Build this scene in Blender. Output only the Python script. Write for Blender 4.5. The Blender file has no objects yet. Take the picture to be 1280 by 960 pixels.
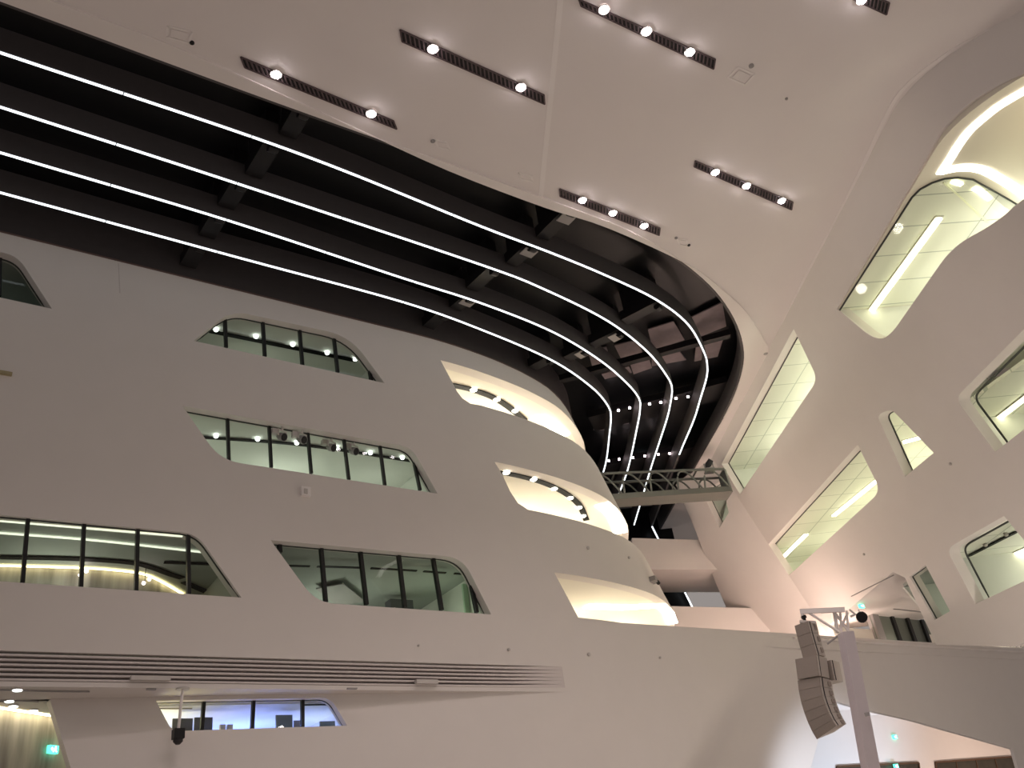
import bpy, bmesh, math, random
import numpy as np
from mathutils import Vector, Matrix, geometry
random.seed(4)
SC = bpy.context.scene
COL = SC.collection
R_ = math.radians
# ------------------------------------------------------------------ camera calibration (1280x960 frame)
F_PX = 1154.0
CX, CY = 640.0, 480.0
def cray(p): return np.array([p[0]-CX, p[1]-CY, F_PX])
_a = cray((2400, 882.)); _b = cray((540, 1170.))
_n = np.cross(_a, _b); _n /= np.linalg.norm(_n)
if _n[1] > 0: _n = -_n
_X = _a/np.linalg.norm(_a); _Y = np.cross(_n, _X)
RW = np.array([_X, _Y, _n])
def ray(p): return RW @ cray(p)
def onz(p, z): v = ray(p); return v*(z/v[2])
def ony(p, y): v = ray(p); return v*(y/v[1])
def onplane(p, n, d): v = ray(p); return v*(d/float(np.dot(v, n)))
V = lambda a: np.array(a, float)
DD = V([math.cos(R_(60)), math.sin(R_(60)), 0]); DN = V([DD[1], -DD[0], 0])
TH = R_(58.5)
SD = V([math.cos(TH), math.sin(TH), 0]); SN = V([SD[1], -SD[0], 0])

# ------------------------------------------------------------------ materials
MATS = {}
def mat(name, col, rough=.6, metal=0., emit=None, estr=0., noise=0., nscale=3., spec=.3, bump=0.):
    m = bpy.data.materials.new(name); m.use_nodes = True
    nt = m.node_tree; b = nt.nodes['Principled BSDF']
    b.inputs['Base Color'].default_value = (*col, 1); b.inputs['Roughness'].default_value = rough
    b.inputs['Metallic'].default_value = metal; b.inputs['Specular IOR Level'].default_value = spec
    if emit:
        b.inputs['Emission Color'].default_value = (*emit, 1); b.inputs['Emission Strength'].default_value = estr
    if noise or bump:
        tc = nt.nodes.new('ShaderNodeTexCoord'); n = nt.nodes.new('ShaderNodeTexNoise')
        n.inputs['Scale'].default_value = nscale; n.inputs['Detail'].default_value = 5
        nt.links.new(tc.outputs['Object'], n.inputs['Vector'])
        if noise:
            r = nt.nodes.new('ShaderNodeMapRange')
            r.inputs['To Min'].default_value = 1-noise; r.inputs['To Max'].default_value = 1+noise
            mx = nt.nodes.new('ShaderNodeVectorMath'); mx.operation = 'SCALE'
            mx.inputs[0].default_value = col
            nt.links.new(n.outputs['Fac'], r.inputs['Value']); nt.links.new(r.outputs['Result'], mx.inputs['Scale'])
            nt.links.new(mx.outputs['Vector'], b.inputs['Base Color'])
        if bump:
            bp = nt.nodes.new('ShaderNodeBump'); bp.inputs['Strength'].default_value = bump
            nt.links.new(n.outputs['Fac'], bp.inputs['Height']); nt.links.new(bp.outputs['Normal'], b.inputs['Normal'])
    MATS[name] = m
    return m
def tiles(name, col, line, ang, sx, sy):
    m = mat(name, col, .7); nt = m.node_tree; b = nt.nodes['Principled BSDF']
    tc = nt.nodes.new('ShaderNodeTexCoord'); mp = nt.nodes.new('ShaderNodeMapping')
    mp.inputs['Rotation'].default_value = (0, 0, -ang); mp.inputs['Location'].default_value = (155.3, 190.4, 0)
    br = nt.nodes.new('ShaderNodeTexBrick'); br.offset = 0; br.squash = 1
    br.inputs['Color1'].default_value = (*col, 1); br.inputs['Color2'].default_value = (*[c*.97 for c in col], 1)
    br.inputs['Mortar'].default_value = (*line, 1); br.inputs['Scale'].default_value = 1
    br.inputs['Mortar Size'].default_value = .022; br.inputs['Brick Width'].default_value = sx; br.inputs['Row Height'].default_value = sy
    br.inputs['Mortar Smooth'].default_value = 0
    nt.links.new(tc.outputs['Object'], mp.inputs['Vector']); nt.links.new(mp.outputs['Vector'], br.inputs['Vector'])
    nt.links.new(br.outputs['Color'], b.inputs['Base Color'])
    return m
def glass(name, tint, refl=1.0, rough=.0):
    m = bpy.data.materials.new(name); m.use_nodes = True; nt = m.node_tree
    for n in list(nt.nodes): nt.nodes.remove(n)
    o = nt.nodes.new('ShaderNodeOutputMaterial'); mx = nt.nodes.new('ShaderNodeMixShader')
    t = nt.nodes.new('ShaderNodeBsdfTransparent'); t.inputs['Color'].default_value = (*tint, 1)
    g = nt.nodes.new('ShaderNodeBsdfGlossy'); g.inputs['Roughness'].default_value = rough; g.inputs['Color'].default_value = (refl, refl, refl, 1)
    ge = nt.nodes.new('ShaderNodeNewGeometry'); dt = nt.nodes.new('ShaderNodeVectorMath'); dt.operation = 'DOT_PRODUCT'
    nt.links.new(ge.outputs['Incoming'], dt.inputs[0]); nt.links.new(ge.outputs['True Normal'], dt.inputs[1])
    def mth(op, a, b=None):
        k = nt.nodes.new('ShaderNodeMath'); k.operation = op
        for i, q in enumerate((a, b)):
            if q is None: continue
            if isinstance(q, (int, float)): k.inputs[i].default_value = q
            else: nt.links.new(q, k.inputs[i])
        return k.outputs[0]
    fac = mth('ADD', mth('MULTIPLY', mth('POWER', mth('SUBTRACT', 1.0, mth('ABSOLUTE', dt.outputs['Value'])), 5.0), .92), .05)
    nt.links.new(fac, mx.inputs['Fac']); nt.links.new(t.outputs[0], mx.inputs[1]); nt.links.new(g.outputs[0], mx.inputs[2])
    nt.links.new(mx.outputs[0], o.inputs['Surface'])
    MATS[name] = m
    return m
def concrete(name):
    m = mat(name, (.4, .37, .32), .8); nt = m.node_tree; b = nt.nodes['Principled BSDF']
    tc = nt.nodes.new('ShaderNodeTexCoord'); mp = nt.nodes.new('ShaderNodeMapping'); mp.inputs['Scale'].default_value = (1.8, 1.8, .22)
    n = nt.nodes.new('ShaderNodeTexNoise'); n.inputs['Scale'].default_value = 1.6; n.inputs['Detail'].default_value = 6
    cr = nt.nodes.new('ShaderNodeValToRGB')
    cr.color_ramp.elements[0].position = .33; cr.color_ramp.elements[0].color = (.24, .22, .2, 1)
    cr.color_ramp.elements[1].position = .68; cr.color_ramp.elements[1].color = (.55, .52, .48, 1)
    nt.links.new(tc.outputs['Object'], mp.inputs['Vector']); nt.links.new(mp.outputs[0], n.inputs['Vector'])
    nt.links.new(n.outputs['Fac'], cr.inputs['Fac']); nt.links.new(cr.outputs[0], b.inputs['Base Color'])
    return m
PLASTER = mat('white_plaster', (.74, .69, .655), .75, noise=.025, nscale=1.3, spec=.2)
CEILP = mat('ceiling_plaster', (.81, .755, .735), .75, noise=.02, nscale=1.1, spec=.2)
TRIMP = mat('trim_plaster', (.83, .775, .745), .7, spec=.2)
FLOORM = mat('floor_stone', (.62, .58, .54), .5, noise=.05, nscale=2)
DARKM = mat('dark_metal', (.035, .032, .034), .55, spec=.25)
FINM = mat('graphite_panel', (.085, .076, .078), .6, noise=.06, nscale=5, spec=.2)
ROOFM = mat('black_glazing', (.006, .006, .007), .35, spec=.2)
BLACK = mat('black_paint', (.012, .011, .012), .5)
MULL = mat('mullion_black', (.015, .015, .015), .4)
FRAMEM = mat('window_seal', (.05, .055, .05), .5)
LED = mat('led_white', (.9, .95, 1), .5, emit=(.88, .96, 1.0), estr=1.9)
LAMP = mat('lamp_glow', (1, .97, .97), .5, emit=(1, .90, .93), estr=45.)
LAMPI = mat('interior_lamp_glow', (1, 1, 1), .5, emit=(.92, 1, .95), estr=5.)
TUBE = mat('tube_glow', (1, 1, .95), .5, emit=(1, .97, .66), estr=7.)
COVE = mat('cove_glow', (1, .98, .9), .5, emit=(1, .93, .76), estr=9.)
COVEY = mat('cove_warm_glow', (1, .9, .6), .5, emit=(1, .84, .46), estr=7.)
COVEW = mat('cove_white_glow', (1, 1, .95), .5, emit=(1, .96, .84), estr=4.0)
PINKL = mat('small_spot_glow', (1, .9, .9), .5, emit=(1, .82, .85), estr=14.)
GREENL = mat('exit_green_glow', (.05, .6, .4), .5, emit=(.10, .95, .60), estr=2.2)
WHITEL = mat('exit_white_glow', (1, 1, 1), .5, emit=(.85, 1, 1), estr=3.)
CREAM = mat('cream_interior', (.84, .80, .72), .7, spec=.2)
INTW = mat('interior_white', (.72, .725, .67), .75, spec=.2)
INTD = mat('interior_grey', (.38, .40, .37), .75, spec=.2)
TILE = tiles('ceiling_panels', (.82, .82, .745), (.50, .52, .46), TH, 1.55, 1.9)
TRACK = mat('track_slot', (.010, .010, .009), .6, spec=.1)
GLL = glass('glass_left', (.83, .86, .82), .4)
GLR = glass('glass_right', (.94, .96, .90), .15)
GLB = glass('glass_blue', (.95, .97, .95), .4)
CONC = concrete('board_concrete')
SLATM = mat('slat_paint', (.66, .60, .58), .6)
GRILLE = mat('grille_bar', (.115, .08, .085), .5)
STEEL = mat('steel_paint', (.17, .168, .15), .55)
MASTM = mat('mast_paint', (.60, .54, .56), .55, noise=.04, nscale=4)
SPK = mat('speaker_cabinet', (.52, .47, .42), .6)
SPKG = mat('speaker_grille', (.33, .285, .25), .8, noise=.15, nscale=60)
GREYB = mat('grey_box', (.33, .31, .30), .6)
PALE = mat('pale_device', (.58, .54, .51), .6)
WOOD = mat('wood_dark', (.10, .055, .03), .5, noise=.3, nscale=6)
SHELFD = mat('shop_dark', (.05, .042, .03), .5, noise=.6, nscale=2)
SCREEN = mat('monitor_grey', (.10, .10, .11), .5)

# ------------------------------------------------------------------ object helpers
def tag(o, label=None, cat=None, group=None, kind=None):
    if label: o['label'] = label
    if cat: o['category'] = cat
    if group: o['group'] = group
    if kind: o['kind'] = kind
    return o
def empty(name, loc, label=None, cat=None, group=None, kind=None):
    o = bpy.data.objects.new(name, None); COL.objects.link(o); o.location = Vector(loc)
    o.empty_display_size = .2
    return tag(o, label, cat, group, kind)
def root_loc(o):
    l = Vector((0, 0, 0))
    while o is not None: l = l + o.location; o = o.parent
    return l
class MB:
    def __init__(s): s.v = []; s.f = []; s.m = []
    def add(s, vs, fs, mi=0):
        o = len(s.v); s.v += [tuple(map(float, q)) for q in vs]; s.f += [tuple(o+i for i in f) for f in fs]; s.m += [mi]*len(fs)
        return s
    def hexa(s, q8, mi=0):   # 4 bottom + 4 top
        return s.add(q8, [(0,1,2,3),(7,6,5,4),(0,4,5,1),(1,5,6,2),(2,6,7,3),(3,7,4,0)], mi)
    def box(s, c, ax, ay, az, mi=0):   # half-axis vectors
        c, ax, ay, az = V(c), V(ax), V(ay), V(az)
        return s.hexa([c-ax-ay-az, c+ax-ay-az, c+ax+ay-az, c-ax+ay-az, c-ax-ay+az, c+ax-ay+az, c+ax+ay+az, c-ax+ay+az], mi)
    def abox(s, a, b, mi=0):
        a, b = np.minimum(V(a), V(b)), np.maximum(V(a), V(b)); c = (a+b)/2; h = (b-a)/2
        return s.box(c, (h[0],0,0), (0,h[1],0), (0,0,h[2]), mi)
    def bar(s, p, q, w, h, up=(0,0,1), mi=0):
        p, q, up = V(p), V(q), V(up); t = q-p; L = np.linalg.norm(t); t /= L
        sd = np.cross(t, up); sd /= np.linalg.norm(sd); u = np.cross(sd, t)
        return s.box((p+q)/2, t*L/2, sd*w/2, u*h/2, mi)
    def prism(s, poly, d, mi=0):
        poly = [V(p) for p in poly]; d = V(d); n = len(poly)
        return s.add(poly+[p+d for p in poly], [tuple(range(n))[::-1], tuple(range(n, 2*n))]+[(i, (i+1) % n, n+(i+1) % n, n+i) for i in range(n)], mi)
    def tube(s, path, r, n=8, closed=False, mi=0):
        path = [V(p) for p in path]; k = len(path); rr = r if isinstance(r, (list, tuple)) else [r]*k
        rings = []
        for i, p in enumerate(path):
            a = path[(i-1) % k] if (closed or i > 0) else p; b = path[(i+1) % k] if (closed or i < k-1) else p
            t = b-a; L = np.linalg.norm(t); t = t/L if L > 1e-9 else V((0,0,1))
            ref = V((0,0,1)) if abs(t[2]) < .9 else V((1,0,0))
            e = np.cross(t, ref); e /= np.linalg.norm(e); u = np.cross(e, t)
            rings.append([p+rr[i]*(e*math.cos(2*math.pi*(j+.5)/n)+u*math.sin(2*math.pi*(j+.5)/n)) for j in range(n)])
        vs = [q for g in rings for q in g]; fs = []
        for i in range(k if closed else k-1):
            a, b = i*n, ((i+1) % k)*n
            fs += [(a+j, a+(j+1) % n, b+(j+1) % n, b+j) for j in range(n)]
        if not closed: fs += [tuple(range(n))[::-1], tuple(range((k-1)*n, k*n))]
        return s.add(vs, fs, mi)
    def ball(s, c, r, n=10, sq=(1,1,1), mi=0):
        c = V(c); vs = [c+V((0,0,-r*sq[2]))]; k = n//2
        for i in range(1, k):
            a = -math.pi/2+math.pi*i/k
            vs += [c+r*V((math.cos(a)*math.cos(2*math.pi*j/n)*sq[0], math.cos(a)*math.sin(2*math.pi*j/n)*sq[1], math.sin(a)*sq[2])) for j in range(n)]
        vs.append(c+V((0,0,r*sq[2]))); fs = [(0, 1+(j+1) % n, 1+j) for j in range(n)]
        for i in range(k-2):
            a, b = 1+i*n, 1+(i+1)*n
            fs += [(a+j, a+(j+1) % n, b+(j+1) % n, b+j) for j in range(n)]
        e = len(vs)-1; a = 1+(k-2)*n
        fs += [(a+j, a+(j+1) % n, e) for j in range(n)]
        return s.add(vs, fs, mi)
    def build(s, name, mats, parent=None, smooth=False, fix=True, angle=40):
        off = root_loc(parent) if parent is not None else Vector((0,0,0))
        me = bpy.data.meshes.new(name)
        me.from_pydata([(a-off.x, b-off.y, c-off.z) for a, b, c in s.v], [], s.f)
        for m in (mats if isinstance(mats, (list, tuple)) else [mats]): me.materials.append(m)
        me.polygons.foreach_set('material_index', s.m)
        if fix:
            bm = bmesh.new(); bm.from_mesh(me); bmesh.ops.recalc_face_normals(bm, faces=bm.faces); bm.to_mesh(me); bm.free()
        if smooth:
            me.polygons.foreach_set('use_smooth', [True]*len(me.polygons)); me.set_sharp_from_angle(angle=R_(angle))
        me.update()
        o = bpy.data.objects.new(name, me); COL.objects.link(o)
        if parent is not None: o.parent = parent
        return o
# ------------------------------------------------------------------ surfaces (height fields) and inverse projection
def hermite(xs, ys):
    xs, ys = V(xs), V(ys); d = np.gradient(ys, xs)
    def f(x):
        x = np.asarray(x, float); i = np.clip(np.searchsorted(xs, x)-1, 0, len(xs)-2)
        h = xs[i+1]-xs[i]; t = (x-xs[i])/h
        tt = np.clip(t, 0, 1)
        y = (2*tt**3-3*tt**2+1)*ys[i]+(tt**3-2*tt**2+tt)*h*d[i]+(-2*tt**3+3*tt**2)*ys[i+1]+(tt**3-tt**2)*h*d[i+1]
        y = y+np.where(t < 0, (x-xs[0])*d[0], 0)+np.where(t > 1, (x-xs[-1])*d[-1], 0)
        return y
    return f
G = hermite([10, 13, 14.5, 15.5, 17, 18.5, 20, 21, 22, 23, 24, 25, 26, 28], [22.8, 22.8, 22.8, 22.84, 23.0, 23.27, 23.68, 24.05, 24.6, 25.3, 26.15, 27.3, 28.75, 32.2])
def sstep(x): x = np.clip(x, 0, 1); return x*x*(3-2*x)
class Surf:
    def __init__(s, ex, en, h): s.ex, s.en, s.h = V(ex), V(en), h
    def map(s, u, v, w=0.):
        return s.ex*u+s.en*(float(s.h(u, v))+w)+V((0,0,1))*v
    def inv(s, p, w=0.):
        r = ray(p); r = r/np.linalg.norm(r[:2]); ts = np.linspace(6, 90, 900)
        fn = lambda t: t*r.dot(s.en)-w-s.h(t*r.dot(s.ex), t*r[2])
        f = fn(ts); k = np.where((f[:-1] < 0) & (f[1:] >= 0))[0]
        if not len(k): raise ValueError('no hit %s' % (p,))
        a, b = ts[k[0]], ts[k[0]+1]
        for _ in range(40):
            m = (a+b)/2
            if fn(m) < 0: a = m
            else: b = m
        return (a*r.dot(s.ex), a*r[2])
    def at(s, p, w=0.): u, v = s.inv(p, w); return s.map(u, v, w)
LEAN = .42
FAC = Surf((1,0,0), (0,1,0), lambda x, z: G(x-LEAN*(17.5-z)))
def fold_x(z): return 28.65-(8.0-z)*1.13
def rec_x(z): return 18.3-(5.85-z)*3.55
def base_h(x, z):
    t = sstep((x-fold_x(z)+1.2)/3.4)*np.clip(8.14-z, 0, None)*.44*(1-.65*sstep((x-30.5)/7))
    r = (.0030*np.clip(rec_x(z)-x, 0, None)**2+.035*np.clip(rec_x(z)-x, 0, None))*np.where(z <= 5.851, 1, 0)
    return 22.8+t+r
BASE = Surf((1,0,0), (0,1,0), base_h)
P0, PK = 13.93, .46
def right_h(s, z): return P0+PK*(18-z)+.20*np.clip(17.9-s, 0, None)**2
RIGHT = Surf(SD, SN, right_h)
def crease_s(z): return 40.0+(17.1-z)*.25
FCM = .42
def facet_w(z): return 3.0+(17.5-z)*.28
def facet_h(s, z):
    d = s-crease_s(z); w = facet_w(z)
    k = np.clip(d, None, w)
    over = np.clip(d-w, 0, None)
    return right_h(s, z)-FCM*np.clip(k, 0, None)+over*over*1.1
FACET = Surf(SD, SN, facet_h)

def rounded(pts, n=7):
    out = []; k = len(pts)
    for i, p in enumerate(pts):
        if len(p) < 3: out.append((p[0], p[1])); continue
        c = V(p[:2]); a = V(pts[i-1][:2]); b = V(pts[(i+1) % k][:2]); r = p[2]
        ra = min(r, np.linalg.norm(a-c)*.49); rb = min(r, np.linalg.norm(b-c)*.49)
        A = c+(a-c)/np.linalg.norm(a-c)*ra; B = c+(b-c)/np.linalg.norm(b-c)*rb
        for j in range(n+1):
            t = j/n; q = A*(1-t)**2+c*2*t*(1-t)+B*t*t; out.append((q[0], q[1]))
    return out
def resample(loop, step, closed=True):
    out = []; k = len(loop)
    for i in range(k if closed else k-1):
        a, b = V(loop[i]), V(loop[(i+1) % k]); L = np.linalg.norm(b-a); m = max(1, int(math.ceil(L/step)))
        out += [tuple(a+(b-a)*j/m) for j in range(m)]
    if not closed: out.append(tuple(loop[-1]))
    return out
def inpoly(p, poly):
    x, y = p; c = False; j = len(poly)-1
    for i in range(len(poly)):
        xi, yi = poly[i]; xj, yj = poly[j]
        if (yi > y) != (yj > y) and x < (xj-xi)*(y-yi)/(yj-yi)+xi: c = not c
        j = i
    return c
def triangulate(outer, holes, grid):
    loops = [outer]+holes; pts = []; edges = []
    for lp in loops:
        o = len(pts); pts += [Vector(p) for p in lp]; edges += [(o+i, o+(i+1) % len(lp)) for i in range(len(lp))]
    if grid:
        us = [p[0] for p in outer]; vs = [p[1] for p in outer]
        bnd = V([p[:] for p in pts])
        for u in np.arange(min(us), max(us), grid[0]):
            for v in np.arange(min(vs), max(vs), grid[1]):
                if np.min(np.abs(bnd[:,0]-u)+np.abs(bnd[:,1]-v)) > .25*min(grid): pts.append(Vector((u, v)))
    r = geometry.delaunay_2d_cdt(pts, edges, [], 0, 1e-5)
    vs, fs = r[0], r[2]; keep = []
    for f in fs:
        c = sum((vs[i] for i in f), Vector((0,0)))/len(f)
        if inpoly(c, outer) and not any(inpoly(c, h) for h in holes): keep.append(tuple(f))
    return [tuple(v) for v in vs], keep
def shell(name, surf, outer, holes, thick, mats, step=.5, grid=None, parent=None, smooth=True):
    outer = resample(outer, step); holes = [resample(h, step) for h in holes]
    vs, fs = triangulate(outer, holes, grid)
    mb = MB(); n = len(vs)
    A = [surf.map(u, v, 0) for u, v in vs]; B = [surf.map(u, v, thick) for u, v in vs]
    cnt = {}
    for f in fs:
        for i in range(3):
            e = (f[i], f[(i+1) % 3]); cnt[e] = cnt.get(e, 0)+1
    side = [(e[0], e[1], n+e[1], n+e[0]) for e in cnt if (e[1], e[0]) not in cnt]
    mb.add(A+B, fs+[tuple(n+i for i in f[::-1]) for f in fs]+side)
    return mb.build(name, mats, parent, smooth, angle=30)

# =================================================================== WINDOWS / ROOMS
WN = [0]
def px_loop(surf, px, w=0.): return [surf.inv(p, w) for p in px]
def window(surf, loop, inset, gl, label, mull=(), mull_w=.09, frame=.03, step=.6):
    """glass pane with seal and mullions set back in the opening whose outline (u,v) is given"""
    WN[0] += 1
    c = np.mean([surf.map(u, v, inset) for u, v in loop], axis=0)
    root = empty('window_%d' % WN[0], c, label, 'window', None, 'structure')
    lp = resample(loop, step); vs, fs = triangulate(lp, [], None)
    mb = MB(); n = len(vs)
    mb.add([surf.map(u, v, inset) for u, v in vs], fs)
    mb.build('pane', gl, root)
    if frame:
        f = MB(); f.tube([surf.map(u, v, inset) for u, v in lp], frame, 5, True); f.build('frame', FRAMEM, root, True)
    for a, b in mull:
        A, B = surf.at(a, inset), surf.at(b, inset)
        m = MB(); m.bar(A, B, mull_w, mull_w*1.3, up=surf.en); m.build('mullion', MULL, root)
    return root
def room(surf, u0, u1, z0, z1, w0, w1, mats, nseg=1, vary=True, lab=None):
    """thin lined room behind an opening: mats = (ceiling, wall)"""
    mb = MB(); us = np.linspace(u0, u1, nseg+1)
    F = (lambda u, z, w: surf.map(u, z, w)) if vary else (lambda u, z, w: surf.ex*u+surf.en*(float(surf.h(u, z1))+w)+V((0,0,z)))
    bk = lambda u, z: surf.ex*u+surf.en*(float(surf.h(u, z1))+w1)+V((0,0,z))
    for i in range(nseg):
        a, b = us[i], us[i+1]
        A, B = surf.map(a, z1, w0), surf.map(b, z1, w0); C, D = bk(b, z1), bk(a, z1)
        mb.hexa([A, B, C, D]+[q+V((0,0,.12)) for q in (A, B, C, D)], 0)
        A, B = surf.map(a, z0, w0), surf.map(b, z0, w0); C, D = bk(b, z0), bk(a, z0)
        mb.hexa([q-V((0,0,.12)) for q in (A, B, C, D)]+[A, B, C, D], 1)
        e = surf.en*.12
        A, B = bk(a, z0-.1), bk(b, z0-.1); C, D = bk(b, z1+.1), bk(a, z1+.1)
        mb.hexa([A, B, B+e, A+e, D, C, C+e, D+e], 1)
    for u, sg in ((u0, -1), (u1, 1)):
        e = surf.ex*.12*sg
        A, B, C, D = surf.map(u, z0, w0), bk(u, z0), bk(u, z1), surf.map(u, z1, w0)
        mb.hexa([A, B, B+e, A+e, D, C, C+e, D+e], 1)
    o = mb.build('wall_room', list(mats)); tag(o, lab, 'room', None, 'structure')
    return o
def ribbon(name, pts, width, thick, m, parent=None, closed=False, taper=None):
    """flat strip hanging under a ceiling: follows pts in plan"""
    pts = [V(p) for p in pts]; k = len(pts); mb = MB(); L = []; Rr = []
    for i in range(k):
        t = pts[min(i+1, k-1)]-pts[max(i-1, 0)]; t[2] = 0; t /= np.linalg.norm(t); e = np.cross(t, V((0,0,1)))
        w = width*(taper[i] if taper else 1)
        L.append(pts[i]-e*w/2); Rr.append(pts[i]+e*w/2)
    d = V((0,0,-thick))
    vs = L+Rr+[p+d for p in L]+[p+d for p in Rr]; fs = []
    for i in range(k-1):
        fs += [(i, i+1, k+i+1, k+i), (2*k+i, 3*k+i, 3*k+i+1, 2*k+i+1), (i, 2*k+i, 2*k+i+1, i+1), (k+i, k+i+1, 3*k+i+1, 3*k+i)]
    fs += [(0, k, 3*k, 2*k), (k-1, 3*k-1, 4*k-1, 2*k-1)]
    mb.add(vs, fs)
    return mb.build(name, m, parent)
def spline(pts, n=8):
    P = [V(p) for p in pts]; P = [2*P[0]-P[1]]+P+[2*P[-1]-P[-2]]; out = []
    for i in range(1, len(P)-2):
        for j in range(n):
            t = j/n
            out.append(.5*((2*P[i])+(-P[i-1]+P[i+1])*t+(2*P[i-1]-5*P[i]+4*P[i+1]-P[i+2])*t*t+(-P[i-1]+3*P[i]-3*P[i+1]+P[i+2])*t**3))
    out.append(P[-2]); return out
def track(px, z, lamps, label, width=.16, m=TRACK, lamp_m=LAMPI, lr=.075, group=None, dashes=None):
    pts = [onz(p, z-.005) for p in px]; pts = spline(pts, 6) if len(pts) > 2 else pts
    root = empty('lighting_track', pts[0], label, 'light', group)
    if dashes:
        tot = len(pts)-1
        for a, b in dashes:
            i0, i1 = a*tot, b*tot
            ts = np.linspace(i0, i1, max(2, int((i1-i0)/1)+2))
            q = [pts[min(int(t), tot-1)]*(1-(t-min(int(t), tot-1)))+pts[min(int(t), tot-1)+1]*(t-min(int(t), tot-1)) for t in ts]
            ribbon('slot', q, width, .03, m, root)
    else:
        ribbon('slot', pts, width, .03, m, root)
    for p in lamps:
        c = onz(p, z-.06); mb = MB()
        mb.tube([c+V((0,0,.06)), c, c+V((0,0,-.03))], [lr, lr, lr*.6], 10); mb.build('lamp', lamp_m, root, True)
    return root
LIGHTS = []
def point(name, loc, power, col, size=.25, typ='POINT'):
    l = bpy.data.lights.new(name, typ); l.energy = power; l.color = col; l.shadow_soft_size = size
    o = bpy.data.objects.new(name, l); COL.objects.link(o); o.location = Vector(loc); LIGHTS.append(o); return o
def spot(name, loc, tgt, power, col, ang=70, blend=.7, size=.15):
    o = point(name, loc, power, col, size, 'SPOT'); o.data.spot_size = R_(ang); o.data.spot_blend = blend
    o.rotation_euler = (Vector(tgt)-Vector(loc)).to_track_quat('-Z', 'Y').to_euler(); return o

# =================================================================== LEFT FACADE
xe = lambda z, xp=27.6: xp+LEAN*(17.5-z)
W_UL = px_loop(FAC, rounded([(-100, 292), (22, 320, 16), (65, 386), (-100, 350)]))
W_4 = px_loop(FAC, rounded([(242, 426), (289, 388, 22), (437, 420, 30), (481, 479)]))
W_3 = px_loop(FAC, rounded([(228, 507), (514, 559, 14), (547, 617), (275, 575, 26)]))
W_2 = px_loop(FAC, rounded([(-100, 634), (246, 667, 20), (302, 747), (-100, 720)]))
W_2B = px_loop(FAC, rounded([(338, 675), (578, 697, 22), (614, 768), (395, 753, 24)]))
def balcony_loop(left_px, zb, zt, xp=25.6):
    L = px_loop(FAC, left_px); L[0] = (L[0][0], zt); L[-1] = (L[-1][0], zb)
    return L+[(xe(zb, xp), zb), (xe(zt, xp), zt)]
O1 = balcony_loop([(550.5, 449.5), (566, 479), (571, 489), (578, 498), (588, 504.5), (600, 507)], 15.66, 17.15)
O2 = balcony_loop([(618, 577), (627.5, 592.5), (637.5, 614), (647.5, 629), (660, 635.5)], 11.87, 13.48)
O3 = balcony_loop([(692.5, 715), (723, 772.5)], 8.24, 9.72)
outer = [(-14, 8.14), (xe(8.14), 8.14), (xe(18.0), 18.0), (-14, 18.0)]
o = shell('wall_left', FAC, outer, [W_UL, W_4, W_3, W_2, W_2B, O1, O2, O3], .42, PLASTER, .55, (1.0, .8))
tag(o, 'tall white plaster facade with slanted windows and a rounded leaning end', 'wall', None, 'structure')
INS = .3
window(FAC, W_UL, INS, GLL, 'dark cut-off window high on the left facade, just under the black louvres', [((0, 316), (-1, 370))])
window(FAC, W_4, INS, GLL, 'slanted five-mullion window under the dark louvre band on the left facade, topmost full one',
       [((281, 397), (282.5, 435)), ((328, 396), (331, 446)), ((374, 408), (378, 457)), ((417, 419), (422, 466)), ((459, 446), (464, 476))])
window(FAC, W_3, INS, GLL, 'slanted window on the left facade with four round stage lights hanging behind its glass',
       [((284, 516), (286, 577)), ((336, 525), (339, 585)), ((384, 534), (389, 592)), ((429, 543), (436, 600)), ((474, 551), (481, 607)), ((515, 565), (525, 613)), ((229.5, 507.5), (230, 512))], .08)
window(FAC, W_2, .12, GLL, 'wide dark left facade window showing a curved concrete wall with glowing top edge',
       [((35, 647), (28, 729)), ((105, 654), (101, 735)), ((172, 660), (170, 740)), ((235, 667), (236, 744))], .09)
window(FAC, W_2B, INS, GLL, 'dark window on the left facade right of the wide concrete-view window, grey room behind',
       [((349, 678), (350, 691)), ((401, 683), (407, 753)), ((450, 688), (458, 756)), ((498, 693), (506, 760)), ((541, 697), (552, 763)), ((588, 727), (596, 766))], .10)
# rooms behind
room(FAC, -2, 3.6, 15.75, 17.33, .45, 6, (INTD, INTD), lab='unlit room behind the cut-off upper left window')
room(FAC, 5.9, 13.2, 15.55, 17.30, .45, 6, (INTW, INTW), lab='room behind the topmost full window of the left facade')
room(FAC, 5.9, 14.9, 11.9, 13.62, .45, 6, (INTW, INTW), lab='room behind the window with stage lights')
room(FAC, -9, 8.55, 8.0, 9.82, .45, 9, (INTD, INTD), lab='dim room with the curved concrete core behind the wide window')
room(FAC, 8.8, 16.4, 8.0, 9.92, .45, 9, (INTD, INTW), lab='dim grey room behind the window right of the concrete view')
track([(262, 413.5), (445, 450.5)], 17.28, [(270, 413), (320, 421.5), (366, 431.5), (409, 442), (444, 450)], 'black track with five round lamps behind the topmost full left window', .17, lr=.075)
track([(252, 546), (380, 556), (515, 576)], 13.6, [(270, 546), (322, 550), (371, 554.5), (421, 560.5), (463, 567), (503, 573)], 'black track with round lamps behind the stage light window', .13, lr=.07)
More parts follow.
